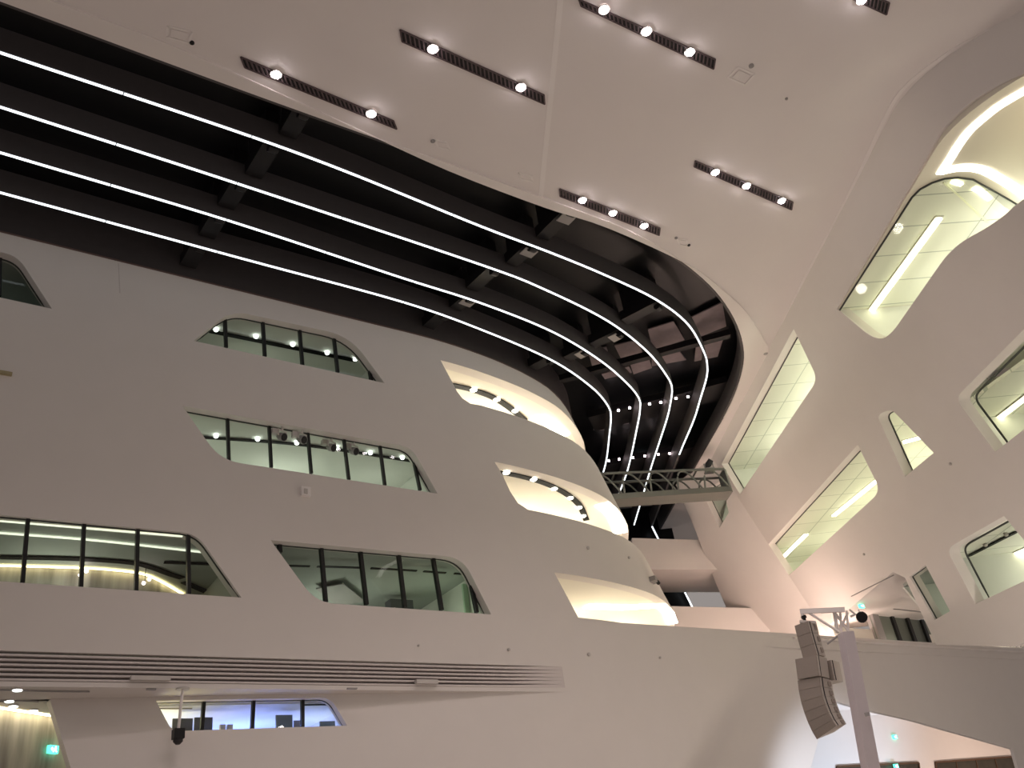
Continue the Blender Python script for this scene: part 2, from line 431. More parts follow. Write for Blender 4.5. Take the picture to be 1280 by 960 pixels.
def stage_light(px, z, k):
    c = onz(px, z); root = empty('stage_light', c, 'round black-lensed stage light behind the facade glass, %s from the slanted left end' % ['first', 'second', 'third', 'fourth'][k], 'stage light', 'stage lights in the facade window')
    up = c+V((-.14, .1, .32)); t = V((.35, -.75, -.45)); t /= np.linalg.norm(t); e = np.cross(t, V((0,0,1))); e /= np.linalg.norm(e)
    m = MB(); m.tube([c-t*.2, c-t*.1, c+t*.08], [.06, .12, .13], 12); m.build('lamp_head', GREYB, root, True)
    m = MB(); m.tube([c+t*.075, c+t*.10], [.12, .10], 14); m.build('lens', BLACK, root, True)
    m = MB(); m.tube([c-e*.17, c-e*.17+V((0,0,.2)), c+e*.17+V((0,0,.2)), c+e*.17], .025, 6); m.build('yoke', PALE, root); m = MB(); m.bar(c+V((0,0,.2)), c+V((0,0,.36)), .05, .05, up=(1,0,0)); m.build('hanger', PALE, root)
    m = MB(); m.box(c+V((-.2, .06, .16)), (.1,0,0), (0,.08,0), (0,0,.08)); m.build('ballast_box', PALE, root)
for k, p in enumerate([(353, 546), (378, 549.5), (415, 559.5), (443, 564)]): stage_light(p, 13.18, k)
# wide window interior: bright cove strips, curved concrete core, dark slots
WZ = 9.80
def strip(name, px, z, w, m, label, cat='light', sp=True):
    pts = [onz(p, z-.01) for p in px]; pts = spline(pts, 6) if len(pts) > 2 and sp else pts
    o = ribbon(name, pts, w, .03, m); return tag(o, label, cat)
COVED = mat('cove_dim_glow', (.9, .9, .8), .5, emit=(.95, 1, .82), estr=1.1)
strip('cove_or_glint', [(0, 650.5), (70, 656.5), (228, 670)], WZ, .05, COVED, 'pale light strip along the top edge of the wide concrete-view window')
strip('cove_or_glint', [(0, 665.5), (120, 675), (256, 690)], WZ, .07, COVED, 'thin white light strip crossing the ceiling behind the wide concrete-view window')
track([(0, 696), (90, 698), (160, 702.5), (190, 709), (212, 717), (228, 722)], WZ, [], 'curved black ceiling slot behind the wide concrete-view window', .22)
track([(205, 702.5), (262, 704.5)], WZ, [], 'short straight black ceiling slot near the slanted end of the wide window', .13)
track([(230, 727), (262, 741)], WZ, [], 'short black ceiling slot low in the slanted end of the wide window', .22)
core = spline([onz(p, WZ) for p in [(-60, 707), (0, 708), (90, 710.5), (135, 713), (175, 718), (200, 728), (228, 744)]], 6)
mb = MB()
for i in range(len(core)-1):
    a, b = core[i], core[i+1]; mb.add([a, b, b-V((0,0,2)), a-V((0,0,2))], [(0,1,2,3)])
    e = V((0, .3, 0)); mb.add([a+e, b+e, b+e-V((0,0,2)), a+e-V((0,0,2))], [(0,3,2,1)])
o = mb.build('wall_core', CONC, None, True); tag(o, 'curved concrete core wall seen through the wide window', 'wall', None, 'structure')
o = ribbon('cove_or_glint', [p+V((.02, -.10, -.01)) for p in core], .07, .02, COVEY); tag(o, 'warm glowing line along the top of the curved concrete wall', 'light')
for k, p in enumerate([(102, 718), (180, 728)]):
    c = ony(p, core[10][1]-.5) if k == 0 else ony((181, 728), core[10][1]-.6)
    root = empty('pendant_lamp', c, ['small twin bulb lamp by the second mullion of the wide concrete-view window', 'small twin bulb lamp by the third mullion of the wide concrete-view window'][k], 'lamp')
    for dx, dz in ((-.03, -.02), (.11, .10)):
        m = MB(); m.ball(c+V((dx, 0, dz)), .05); m.build('bulb', PINKL, root, True)
    m = MB(); m.tube([c, V((c[0], c[1], WZ))], .01, 5); m.build('cord', BLACK, root)
# grey room
track([(357, 706.5), (470, 710), (578, 717)], WZ, [], 'broken black ceiling slot behind the dark window right of the wide one', .10, dashes=[(0, .13), (.17, .42), (.47, .73), (.77, .9), (.95, 1)])
track([(412, 732), (440, 754)], WZ, [], 'slanting dark ceiling slot behind the dark window right of the wide one', .9, m=GREYB)
c = ony((499, 756), 26.5); mb = MB(); mb.abox(c+V((-.42, -.2, -.6)), c+V((.42, .2, .12))); o = mb.build('cabinet', SCREEN); tag(o, 'dark box cabinet standing on the sill side of the dark grey-room window', 'cabinet')
c = ony((582, 730), 24.6); mb = MB(); mb.abox((c[0]-.12, c[1], 8.05), (c[0]+.12, c[1]+.08, c[2])); o = mb.build('door_1', mat('green_glass_edge', (.45, .62, .45), .3)); tag(o, 'pale green glass door leaf inside the grey-room window', 'door', None, 'structure')

# balconies at the rounded end ------------------------------------------------
def balcony_room(x0, zb, zt, lab, w1=7., xp=25.4):
    mb = MB(); n = 26; us = np.linspace(x0, xe(zt, xp), n); uz = lambda u, z: u+LEAN*(zt-z)
    for i in range(n-1):
        a, b = us[i], us[i+1]
        for z, dz, w0, mi in ((zt, .12, .38, 0), (zb, -.12, .38, 1)):
            A, B = FAC.map(a, zt, w0), FAC.map(b, zt, w0); C, D = FAC.map(b, zt, w1), FAC.map(a, zt, w1)
            q = [V((p[0], p[1], z)) for p in (A, B, C, D)]
            mb.hexa(q+[p+V((0,0,dz)) for p in q], mi)
        A, B = FAC.map(a, zt, w1), FAC.map(b, zt, w1)
        A = V((A[0], A[1], zb)); B = V((B[0], B[1], zb)); e = V((0, .12, 0)); h = V((0, 0, zt-zb))
        mb.hexa([A, B, B+e, A+e, A+h, B+h, B+e+h, A+e+h], 1)
    for u, sg in ((us[0], -1), (us[-1], 1)):
        A, B = FAC.map(u, zt, .4), FAC.map(u, zt, w1); A[2] = B[2] = zb; h = V((0,0,zt-zb)); e = V((.12*sg, 0, 0))
        mb.hexa([A, B, B+e, A+e, A+h, B+h, B+e+h, A+e+h], 1)
    o = mb.build('wall_balcony', [CREAM, CREAM], None, False); tag(o, lab, 'room', None, 'structure'); return o
balcony_room(15.1, 15.5, 17.16, 'cream lit recess of the uppermost balcony at the rounded end')
balcony_room(16.8, 11.7, 13.49, 'cream lit recess of the middle balcony at the rounded end')
balcony_room(18.6, 8.1, 9.73, 'cream lit recess of the lowest balcony at the rounded end', 9.)
track([(564, 481), (590, 487), (615, 496), (635, 508), (656, 525)], 17.15, [(592, 488), (621, 500), (644, 514)], 'curved black slot with white lamps on the uppermost balcony ceiling', .26, lamp_m=COVE, lr=.13)
track([(624, 590), (650, 595), (680, 603.5), (706, 616), (724, 631), (733, 650)], 13.48, [(633, 591.5), (667, 600), (693, 611.5), (713, 623), (724, 635), (729, 645.5)], 'curved black slot with white lamps on the middle balcony ceiling', .24, lamp_m=COVE, lr=.12)
strip('cove_or_glint', [(672, 521), (690, 531), (706, 545)], 17.15, .45, COVE, 'white cove glow at the inner curve of the uppermost balcony')
strip('cove_or_glint', [(752, 630), (764, 640), (771, 651), (776, 666)], 13.48, .55, COVE, 'bright curved cove glow at the inner end of the middle balcony')
strip('cove_or_glint', [(733, 758), (780, 759.5), (826, 757), (836, 766), (841, 779)], 9.72, .42, COVE, 'long bright cove strip on the ceiling of the lowest balcony', sp=False)

# =================================================================== BASE WALL + SLATS
SL0, SL1 = 5.98, 6.62
slot = [(-14.2, SL0), (18.35, SL0), (18.35, SL1), (-14.2, SL1)]
W_B = px_loop(BASE, rounded([(195, 876), (413, 872, 13), (434, 907), (215, 914, 10)]))
lowR = [BASE.inv(p) for p in [(1037, 874.5), (1090, 889), (1160, 906), (1266, 936)]]
outer = [(-14, 5.85), (18.5, 5.85), (18.5, 1.0), (30.2, 1.0)]+lowR+[(lowR[-1][0]+.2, 1.0), (60, 1.0), (60, 8.14), (-14, 8.14)]
slot = [(-13.8, SL0), (18.35, SL0), (18.35, SL1), (-13.8, SL1)]
o = shell('wall_base', BASE, outer, [slot], .15, PLASTER, .4, (.36, .25))
tag(o, 'plain white lower wall with a long ramp parapet running to the right', 'wall', None, 'structure')
pL = [BASE.inv(p) for p in [(64, 872), (78, 925), (92, 972)]]
outer = [(pL[0][0], 5.85)]+pL[1:]+[(pL[-1][0]+.5, 1.0), (18.5, 1.0), (18.5, 5.85)]
o = shell('wall_lower', BASE, outer, [W_B], .35, PLASTER, .6, (1.0, .6))
tag(o, 'recessed lower white wall under the slatted grille with the blue-lit window', 'wall', None, 'structure')
window(BASE, W_B, .22, GLB, 'small blue-lit window low on the left wall under the slats', [((255, 874), (252, 912)), ((317, 873), (315, 912)), ((378, 872), (378, 909))], .08, .02)
BLUEW = mat('office_white', (.80, .82, .84), .7)
room(BASE, 5.4, 11.6, 4.4, 5.72, .45, 6, (BLUEW, BLUEW), lab='blue and warm lit office behind the low window')
def monitor(px, w, h, label, m=SCREEN, y=24.6):
    c = ony(px, y); root = empty('monitor', (c[0], y, 4.72), label, 'monitor', 'monitors behind the low window')
    b = MB(); b.abox((c[0]-w/2, y-.03, c[2]-h/2), (c[0]+w/2, y+.03, c[2]+h/2)); b.build('screen', m, root)
    b = MB(); b.abox((c[0]-.04, y+.03, 4.52), (c[0]+.04, y+.07, c[2])); b.abox((c[0]-.15, y-.1, 4.50), (c[0]+.15, y+.14, 4.53)); b.build('stand', BLACK, root)
monitor((228, 906), .50, .30, 'dark monitor in the left corner of the blue window, behind the hanging rod')
monitor((254, 905), .46, .32, 'dark monitor at the first mullion of the blue window')
GREYS = mat('screen_greygreen', (.22, .24, .20), .6)
monitor((355, 903), .46, .38, 'large grey-green monitor in the third pane of the blue window', GREYS)
monitor((373, 905.5), .26, .2, 'small grey monitor beside the last mullion of the blue window', GREYB)
monitor((409, 905), .44, .14, 'low dark monitor in the rightmost pane of the blue window', GREYS)
monitor((426, 905.5), .16, .14, 'small dark monitor at the slanted right end of the blue window', GREYS)
for k, p in enumerate([(278, 909), (287, 909)]):
    c = ony(p, 24.6); b = MB(); b.abox((c[0]-.07, 24.55, 4.6), (c[0]+.07, 24.65, c[2]+.06)); tag(b.build('desk_box', PALE), ['small pale desk box in the blue window, nearer its first mullion', 'small pale desk box in the blue window, farther from its first mullion'][k], 'box', 'desk boxes')
b = MB(); b.abox((5.6, 24.3, 4.44), (11.4, 25.1, 4.50)); tag(b.build('desk', PALE), 'long pale desk under the monitors behind the blue window', 'desk')
strip('picture_rail', [(198, 885), (240, 885)], 5.71, .05, GREYB, 'thin grey ceiling rail in the warm left pane of the blue window', 'rail')
strip('picture_rail', [(379, 880.5), (420, 880)], 5.71, .05, TRACK, 'thin dark broken ceiling rail in the right pane of the blue window', 'rail')
# slats
root = empty('slatted_grille', (2, 22.8, SL0), 'long horizontal grille of white slats with dark gaps fading out on the lower left wall', 'grille')
b = MB(); b.abox((-13.8, 23.3, SL0), (18.35, 23.36, SL1)); b.abox((-13.8, 22.9, SL0-.02), (18.35, 23.3, SL0)); b.build('backing', BLACK, root)
NS = 6; pitch = (SL1-SL0)/NS
for k in range(NS):
    z = SL0+pitch*k; t0 = pitch*.44; t1 = pitch*1.0
    b = MB(); xs = [-13.8, 0, 8, 14.6, 16.4, 17.4, 18.35]; th = [t0, t0, t0, t0, t0*1.3, pitch*.84, t1]
    vs = []; 
    for x, t in zip(xs, th): vs += [(x, 22.802, z), (x, 22.802, z+t), (x, 23.0, z+t), (x, 23.0, z)]
    fs = [(0, 1, 2, 3)[::-1], tuple(len(vs)-4+i for i in range(4))]
    for i in range(len(xs)-1):
        a = i*4; fs += [(a+j, a+(j+1) % 4, a+4+(j+1) % 4, a+4+j) for j in range(4)]
    b.add(vs, fs); b.build('slat', SLATM, root)
def fixed_box(name, c, hx, hy, hz, m, label, cat, group=None):
    b = MB(); b.box(c, (hx,0,0), (0,hy,0), (0,0,hz)); return tag(b.build(name, m), label, cat, group)
fixed_box('access_panel', ony((188, 848), 22.74), .45, .07, .05, PALE, 'grey flat box at the lowest slats above the hanging camera', 'panel')
fixed_box('access_panel', ony((533, 852.5), 22.74), .34, .07, .055, PALE, 'grey flat box at the lowest slats towards the grille end', 'panel')
for x in (5.6, 12.0, 15.9):
    b = MB(); b.abox((x-.02, 23.0, SL0), (x+.02, 23.06, SL1)); b.build('bracket', GREYB, root)
# soffit under the slats, back room at lower left
b = MB(); b.abox((-14, 22.8, 5.85), (18.3, 23.26, SL0-.02)); b.abox((-14, 23.26, 5.85), (6.2, 36, 5.97)); b.abox((6.2, 23.26, 5.85), (18.3, 25.0, 5.97))
o = b.build('ceiling_soffit', PLASTER); tag(o, 'white soffit below the slatted grille', 'ceiling', None, 'structure')
A, B = onz((-40, 880.5), 5.85), onz((72, 897), 5.85); t = (B-A)/np.linalg.norm(B-A); B2 = B+t*3
e = np.cross(V((0,0,1)), t)
b = MB(); b.hexa([A-V((0,0,5)), B2-V((0,0,5)), B2+e*.2-V((0,0,5)), A+e*.2-V((0,0,5)), A, B2, B2+e*.2, A+e*.2]); o = b.build('wall_concrete', CONC)
tag(o, 'board-marked concrete wall under a warm cove in the lower left corner', 'wall', None, 'structure')
o = ribbon('cove_or_glint', [A-e*.12, B2-e*.12], .12, .02, mat('cove_strong_glow', (1, .9, .6), .5, emit=(1, .86, .52), estr=10.)); tag(o, 'warm glowing cove along the top of the lower left concrete wall', 'light')
for k, (p, lab) in enumerate([((22, 861), 'round ceiling downlight nearest the slats in the lower left corner'), ((12, 875), 'round ceiling downlight in the lower left corner, second row from the slats'),
        ((17, 881.5), 'cool white ceiling downlight in the lower left corner, third row from the slats'), ((42, 887), 'ceiling downlight closest to the lower left concrete wall')]):
    c = onz(p, 5.85); root2 = empty('downlight', c, lab, 'light', 'downlights by the concrete wall')
    m = MB(); m.tube([c, c-V((0,0,.03))], .115, 14); m.build('trim_ring', PALE, root2, True)
    m = MB(); m.tube([c-V((0,0,.03)), c-V((0,0,.045))], .095, 14); m.build('lamp', LAMPI, root2, True)
for px in ([(0, 861.5), (70, 863.5), (112, 863.8)], [(0, 874.5), (48, 876)]):
    strip('ceiling_slot', px, 5.85, .03, GREYB, ['thin grey ceiling slot behind the slats by the nearest downlight', 'thin grey ceiling slot by the second-row downlight'][0 if px[1][0] == 70 else 1], 'slot')
# exit signs
def exit_sign(c, right, up, w, h, label):
    c, r, u = V(c), V(right), V(up); n = np.cross(r, u)
    if n.dot(c) > 0: n = -n
    root = empty('exit_sign', c, label, 'sign', 'green exit signs')
    b = MB(); b.box(c-n*.05, r*w/2, u*h/2, n*.05); b.build('housing', GREENL, root)
    b = MB(); f = c+n*.012
    P = lambda x, y: f+r*x*w+u*y*h
    b.ball(P(.12, .28), h*.11, 8)
    b.prism([P(.02, .16), P(.2, .16), P(.14, -.1), P(0, -.08)], n*.01)
    b.prism([P(0, -.08), P(.08, -.1), P(-.12, -.4), P(-.2, -.36)], n*.01); b.prism([P(.06, -.08), P(.14, -.1), P(.27, -.28), P(.22, -.38)], n*.01)
    b.build('running_figure', WHITEL, root)
    b = MB(); b.prism([P(-.42, 0), P(-.28, .24), P(-.28, -.24)], n*.01); b.prism([P(-.28, .09), P(-.15, .09), P(-.15, -.09), P(-.28, -.09)], n*.01); b.build('arrow', WHITEL, root)
c = onplane((62, 938), e/np.linalg.norm(e), A.dot(e))-e*.15
exit_sign(c, t, (0,0,1), .26, .18, 'small green exit sign on the concrete wall in the lower left corner')
# hanging camera
c0 = onz((228.5, 860), 5.85); c1 = V((c0[0], c0[1], 0)); zb = ony((223, 912), c0[1])[2]; xb = ony((223, 912), c0[1])[0]
root = empty('hanging_camera', c0, 'black camera hanging on a white rod from the soffit under the slats', 'camera')
b = MB(); b.tube([c0, c0-V((0,0,.04))], .16, 12); b.build('ceiling_plate', PALE, root, True)
cb = V((xb, c0[1], zb)); b = MB(); b.tube([c0, cb], .035, 8); b.build('rod', TRIMP, root, True)
b = MB(); b.box(cb-V((0,0,.10)), (.12,0,0), (0,.12,0), (0,0,.11)); b.build('camera_body', BLACK, root)
b = MB(); b.tube([cb-V((0,0,.2)), cb-V((0,0,.27)), cb-V((0,0,.33))], [.11, .11, .05], 12); b.build('camera_dome', DARKM, root, True)
for k, (p, w) in enumerate([((189, 861), .12), ((440, 860), .12)]):
    strip('soffit_vent', [(p[0]-6, p[1]), (p[0]+6, p[1])], 5.85, .08, GREYB, ['small dark vent in the soffit left of the hanging camera', 'small dark vent in the soffit above the blue window end'][k], 'vent')

# =================================================================== CEILING + SKYLIGHT
EDGE = [(-16, 15.2), (-8, 15.2), (0, 15.2), (6, 15.2), (12, 15.13), (15.7, 15.11), (17.3, 15.14), (19.27, 15.39), (21.18, 15.86), (23.02, 16.54), (24.98, 17.59), (26.77, 18.92), (28.08, 20.34), (29.26, 21.98), (30.4, 23.85), (31.78, 26.29), (34.6, 31.2), (37.8, 36.8)]
EDGE = [tuple(p[:2]) for p in spline([V((a, b, 18.)) for a, b in EDGE], 4)]
EDGE3 = [V((p[0], p[1], 18.)) for p in EDGE]
poly = EDGE+[(46, 36), (46, -6), (-16, -6)]
def flat_slab(name, poly, z0, z1, m, holes=()):
    mb = MB(); vs, fs = triangulate(poly, [], None); n = len(vs)
    mb.add([(u, v, z0) for u, v in vs]+[(u, v, z1) for u, v in vs], [f[::-1] for f in fs]+[tuple(n+i for i in f) for f in fs])
    k = len(poly); mb.add([(u, v, z0) for u, v in poly]+[(u, v, z1) for u, v in poly], [(i, (i+1) % k, k+(i+1) % k, k+i) for i in range(k)])
    return mb.build(name, m)
o = flat_slab('ceiling', poly, 18.0, 18.35, CEILP); tag(o, 'flat white ceiling with recessed light strips', 'ceiling', None, 'structure')
# raised rim along the skylight edge
groove = [onz(p, 18) for p in [(65, 0), (220, 58), (420, 148), (560, 212), (680, 258), (760, 284), (860, 330), (905, 363), (935, 392), (955, 425), (960, 440), (950, 480)]]
groove = [V((-16, groove[0][1]+.05, 18)), V((-6, groove[0][1]+.03, 18))]+groove
gp = [tuple(p[:2]) for p in spline(groove, 4)]
rim = [p for p in EDGE if p[0] < 30.2]
o = flat_slab('trim_1', rim+gp[::-1], 17.955, 18.0, TRIMP); tag(o, 'smooth raised rim along the skylight edge of the ceiling', 'trim', None, 'structure')
JOINTM = mat('joint_plaster', (.87, .82, .80), .7)
for i, (a, b_, w) in enumerate([((703.5, -30), (675.5, 250), .14)]):
    o = ribbon('trim_2', [onz(a, 17.999), onz(b_, 17.999)], w, .008, JOINTM); tag(o, 'pale joint line across the ceiling', 'trim', None, 'structure')
seam = spline([onz(p, 17.998) for p in [(1300, 10), (1230, 42), (1180, 70), (1130, 110), (1105, 150), (1075, 215), (1040, 285), (1000, 360), (968, 430)]], 5)
o = ribbon('trim_3', seam, .13, .012, JOINTM); tag(o, 'thin pale seam where ceiling meets the leaning right wall', 'trim', None, 'structure')
# roof above the skylight
b = MB(); b.abox((-16, 13.5, 19.5), (46, 46, 19.7)); o = b.build('ceiling_roof', ROOFM); tag(o, 'black night-time skylight glazing above the louvres', 'ceiling', None, 'structure')
def blade(name, plan, z0, z1, th, m, parent=None):
    return ribbon(name, [V((p[0], p[1], z1)) for p in plan], th, z1-z0, m, parent)
FIN_T = 1.0
# edge fascia of ceiling
o = blade('trim_4', [(p[0]-.0, p[1]+.06) for p in EDGE], 18.0, 18.75, .10, FINM); tag(o, 'dark fascia along the inner skylight edge', 'trim', None, 'structure')
LEDPX = [
 [(0, 65), (370, 190), (600, 282), (690, 316), (760, 345), (820, 374), (860, 405), (880, 440), (884, 456), (883, 472), (875, 499), (867, 525), (849, 568), (830, 620)],
 [(0, 133), (300, 230), (600, 330), (680, 361), (760, 401), (810, 440), (835, 472), (840, 486), (838, 503), (833, 525), (815, 580), (807, 607)],
 [(0, 190), (285, 275), (500, 346), (600, 378), (690, 414), (750, 450), (785, 480), (799, 498), (800, 508), (798, 525), (784.5, 587)],
 [(0, 240), (300, 322), (500, 376), (600, 411), (690, 450), (740, 484), (760, 507), (763.5, 520), (762, 540), (755, 587)]]
FINS = []
finlab = ['dark curved louvre blade with a light line, nearest to the white ceiling edge', 'dark curved louvre blade with a light line, second from the white ceiling edge',
          'dark curved louvre blade with a light line, third from the white ceiling edge', 'dark curved louvre blade with a light line, closest to the left facade']
_e2 = onz((792.5, 656), 18.0)
ends = [V((35.79, 34.56, 18)), _e2, _e2-DN*1.6+DD*.5, _e2-DN*3.2+DD*1.]
for k, px in enumerate(LEDPX):
    P = [onz(p, 18.0) for p in px]
    d = P[1]-P[0]; P = [P[0]-d/np.linalg.norm(d)*16, P[0]-d/np.linalg.norm(d)*7]+P
    E1 = ends[k]; P.append((P[-1]+E1)/2); P.append(E1); lit_to = [np.argmin([np.linalg.norm(q-onz((849, 568), 18.)) for q in spline(P, 7)]), 10**6, 10**6, 10**6][k]
    plan = spline(P, 7); FINS.append(plan)
    root = empty('louvre_fin', P[4], finlab[k], 'louvre', 'lit louvre fins of the skylight')
    blade('blade', plan, 18.0, 18.0+.72, .10, FINM, root)
    # led in lengths with fine joints
    L = [0]
    for i in range(1, len(plan)): L.append(L[-1]+np.linalg.norm(plan[i]-plan[i-1]))
    start = 0; mb = MB()
    off = V((0, -.0, 0))
    seglen = 3.1; s0 = 0.
    xs = [V(p) for p in plan]
    def at_len(s):
        j = min(max(int(np.searchsorted(L, s))-1, 0), len(xs)-2); t_ = (s-L[j])/(L[j+1]-L[j]); return xs[j]*(1-t_)+xs[j+1]*t_
    LE = L[min(lit_to, len(L)-1)]
    while s0 < LE-.05:
        s1 = min(s0+seglen, LE); q = [at_len(s) for s in np.linspace(s0+.015, s1-.015, 7)]
        r_ = ribbon('led_segment', [p-V((0,0,.0)) for p in q], .052, .035, LED)
        o_ = len(mb.v); mb.v += [tuple(v.co) for v in r_.data.vertices]; mb.f += [tuple(o_+i for i in f.vertices) for f in r_.data.polygons]; mb.m += [0]*len(r_.data.polygons)
        me = r_.data; bpy.data.objects.remove(r_); bpy.data.meshes.remove(me)
        s0 = s1
    mb.build('led_strip', LED, root)
# facade-side fascia above the wall
xs = np.concatenate([np.linspace(-14, 13, 8), np.linspace(14, 27.4, 44)])
b = MB(); k = len(xs); vs = []
for x in xs:
    p = FAC.map(x, 18.0, .06); q = FAC.map(x, 18.0, .5)
    vs += [p, p+V((0,0,1.5)), q+V((0,0,1.5)), q]
fs = [(0,1,2,3), tuple(4*k-4+i for i in range(4))]
for i in range(k-1):
    a = i*4; fs += [(a+j, a+(j+1) % 4, a+4+(j+1) % 4, a+4+j) for j in range(4)]
b.add(vs, fs); o = b.build('trim_5', FINM, None, True); tag(o, 'dark band above the white left facade under the skylight', 'trim', None, 'structure')
b = MB(); b.tube([FAC.map(x, 18.0, .03) for x in xs], .05, 6); o = b.build('trim_6', mat('brown_edge', (.16, .11, .10), .6), None, True); tag(o, 'thin brown edge at the top of the left facade', 'trim', None, 'structure')
# cross brackets between fins
BPL = [[V(p) for p in EDGE3]]+FINS+[[FAC.map(x, 18.0, 0) for x in np.linspace(-10, 27, 150)]]
def near(plan, q):
    d = [np.linalg.norm(p[:2]-q[:2]) for p in plan]; i = int(np.argmin(d)); i = min(max(i, 1), len(plan)-2)
    best = None
    for a, b in ((plan[i-1], plan[i]), (plan[i], plan[i+1])):
        t = np.clip(np.dot(q[:2]-a[:2], b[:2]-a[:2])/np.dot(b[:2]-a[:2], b[:2]-a[:2]), 0, 1); c = a+(b-a)*t
        if best is None or np.linalg.norm(c[:2]-q[:2]) < np.linalg.norm(best[:2]-q[:2]): best = c
    return best
def bracket(px, lab, gapi, lens=False, grp='dark brackets between the louvres'):
    q = onz(px, 18.35); a = near(BPL[gapi], q); b_ = near(BPL[gapi+1], q); c = (a+b_)/2; dy = b_-a; dy[2] = 0; L = np.linalg.norm(dy); dy /= L
    c[2] = 18.35; hl = L/2-.14; dx = np.cross(dy, V((0,0,1)))
    root = empty('louvre_bracket', c, lab, 'bracket', grp)
    b = MB(); b.box(c+V((0,0,.12)), dy*hl, dx*.24, V((0,0,.18))); b.box(c+V((0,0,.72)), dy*hl*.8, dx*.2, V((0,0,.45))); b.build('housing', BLACK, root)
    b = MB(); q = c-dy*hl*.7+V((0,0,-.14)); b.tube([q-dx*.10, q+dx*.12, q+dx*.17], [.12, .12, .08], 12); b.build('spotlight_head', BLACK, root, True)
    if lens:
        b = MB(); b.box(c-dy*hl*.35+dx*.05+V((0,0,-.13)), dy*.18, dx*.24, V((0,0,.015))); b.build('mounting_plate', GREYB, root)
gap = ['ceiling edge and first light line', 'first and second light lines', 'second and third light lines', 'third and fourth light lines', 'last light line and facade']
for k, p in enumerate([(365, 160), (325, 205), (290, 245), (262, 288), (240, 322)]):
    bracket(p, 'dark bracket box of the left row, between '+gap[k], k)
for k, p in enumerate([(690, 285), (655, 315), (607, 345), (580, 376), (540, 403)]):
    bracket(p, 'dark bracket box of the middle row, between '+gap[k], k, k in (0, 1, 3))
for k, p in enumerate([(815, 384), (762, 420), (715, 444), (668, 458)]):
    bracket(p, 'dark bracket box of the bend row, between '+gap[k+1], k+1, k in (1, 2))
# cross beams in the canyon with small spotlights
beams = [((910, 477), (735, 522), [(773, 513), (787, 510), (812, 505), (826, 503), (845, 498), (860, 496)]),
         ((880, 556), (748, 584), [(761, 576), (774, 574), (791, 572), (806, 570), (823, 568), (837, 567)])]
REFLM = mat('skylight_reflection', (.27, .215, .225), .5, noise=.35, nscale=2.2)
for k, (a, b_, sp) in enumerate(beams):
    A, B = onz(a, 18.78), onz(b_, 18.78)
    root = empty('crossbeam', (A+B)/2, ['black beam crossing the skylight canyon at the louvre bend with pink spotlights', 'black beam crossing the skylight canyon just before the lattice truss'][k], 'beam')
    t = (B-A)/np.linalg.norm(B-A); n_ = np.cross(V((0,0,1)), t)
    if n_[1] < 0: n_ = -n_
    m = MB(); m.hexa([A, B, B+n_*1.5, A+n_*1.5, A+V((0,0,.3)), B+V((0,0,.3)), B+n_*1.5+V((0,0,.3)), A+n_*1.5+V((0,0,.3))]); m.build('beam_box', BLACK, root)
    for j, p in enumerate(sp):
        c = onz(p, 18.62); m = MB(); m.ball(c, .06, 8); s_ = m.build('spotlight', PINKL, root, True)
        m = MB(); m.tube([c+V((0,0,.06)), c+V((0,0,.16))], .04, 6); m.build('spotlight_stem', DARKM, s_)
        s_.parent = root
def reflected_bar(a, b_, lab):  # window frame reflection in the roof glass, put in as a black bar
    A, B = onz(a, 18.8), onz(b_, 18.8); m = MB(); m.bar(A, B, .3, .25); tag(m.build('frame_reflection', BLACK), lab, 'bar')
reflected_bar((912, 417), (700, 474), 'thin black bar standing in for a reflected window frame at the bend')
# reflections in the skylight glass at the bend, painted as pinkish plates
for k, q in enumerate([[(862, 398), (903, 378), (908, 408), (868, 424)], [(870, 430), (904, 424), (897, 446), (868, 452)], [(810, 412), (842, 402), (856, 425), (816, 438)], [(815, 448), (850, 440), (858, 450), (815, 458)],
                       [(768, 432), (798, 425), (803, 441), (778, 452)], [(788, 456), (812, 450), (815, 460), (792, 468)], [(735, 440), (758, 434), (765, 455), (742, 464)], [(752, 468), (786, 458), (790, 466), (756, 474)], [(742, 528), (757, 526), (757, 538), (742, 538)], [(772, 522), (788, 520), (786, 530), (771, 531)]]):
    pts = [onz(p, 19.3) for p in q]; m = MB(); m.prism(pts, (0, 0, .05)); o = m.build('skylight_reflection', REFLM)
    tag(o, 'painted pinkish skylight blind at the louvre bend, ' + ['upper one beside the ceiling edge', 'lower one beside the ceiling edge', 'upper one right of the first light line', 'lower one right of the first light line', 'upper one behind the second light line', 'lower one behind the second light line', 'upper one behind the third light line', 'lower one behind the third light line', 'beyond the beam beside the balcony', 'beyond the beam, second from the balcony'][k], 'reflection', 'painted skylight reflections at the bend')

# ceiling light fixtures
FX = [([(301, 71), (492, 151), (496, 161), (306, 84)], [(345, 93), (464, 142)], 'long recessed ceiling strip with two lamps closest to the dark louvres'),
 ([(500, 37), (680, 118.6), (681, 130), (502.5, 51.5)], [(541, 61), (651, 109)], 'long recessed ceiling strip with two lamps left of the ceiling joint'),
 ([(723.5, -1), (894, 74), (892, 86), (726, 7)], [(755, 12), (808, 39), (862, 65)], 'long recessed ceiling strip with three lamps at the top of the joint'),
 ([(990, -50), (1111.5, 3.4), (1108, 18), (992, -36)], [(1077, 0), (1035, -19)], 'recessed ceiling strip cut off by the top edge'),
 ([(699.5, 236), (825, 285), (824, 294), (700, 245)], [(728, 250), (766, 266), (805, 282)], 'short recessed ceiling strip with three lamps by the bend of the rim'),
 ([(869, 201), (991, 252.6), (989.5, 262), (867.5, 208)], [(894, 215), (933, 232), (977, 250.5)], 'short recessed ceiling strip with three lamps near the right wall')]
ZC = 18.0
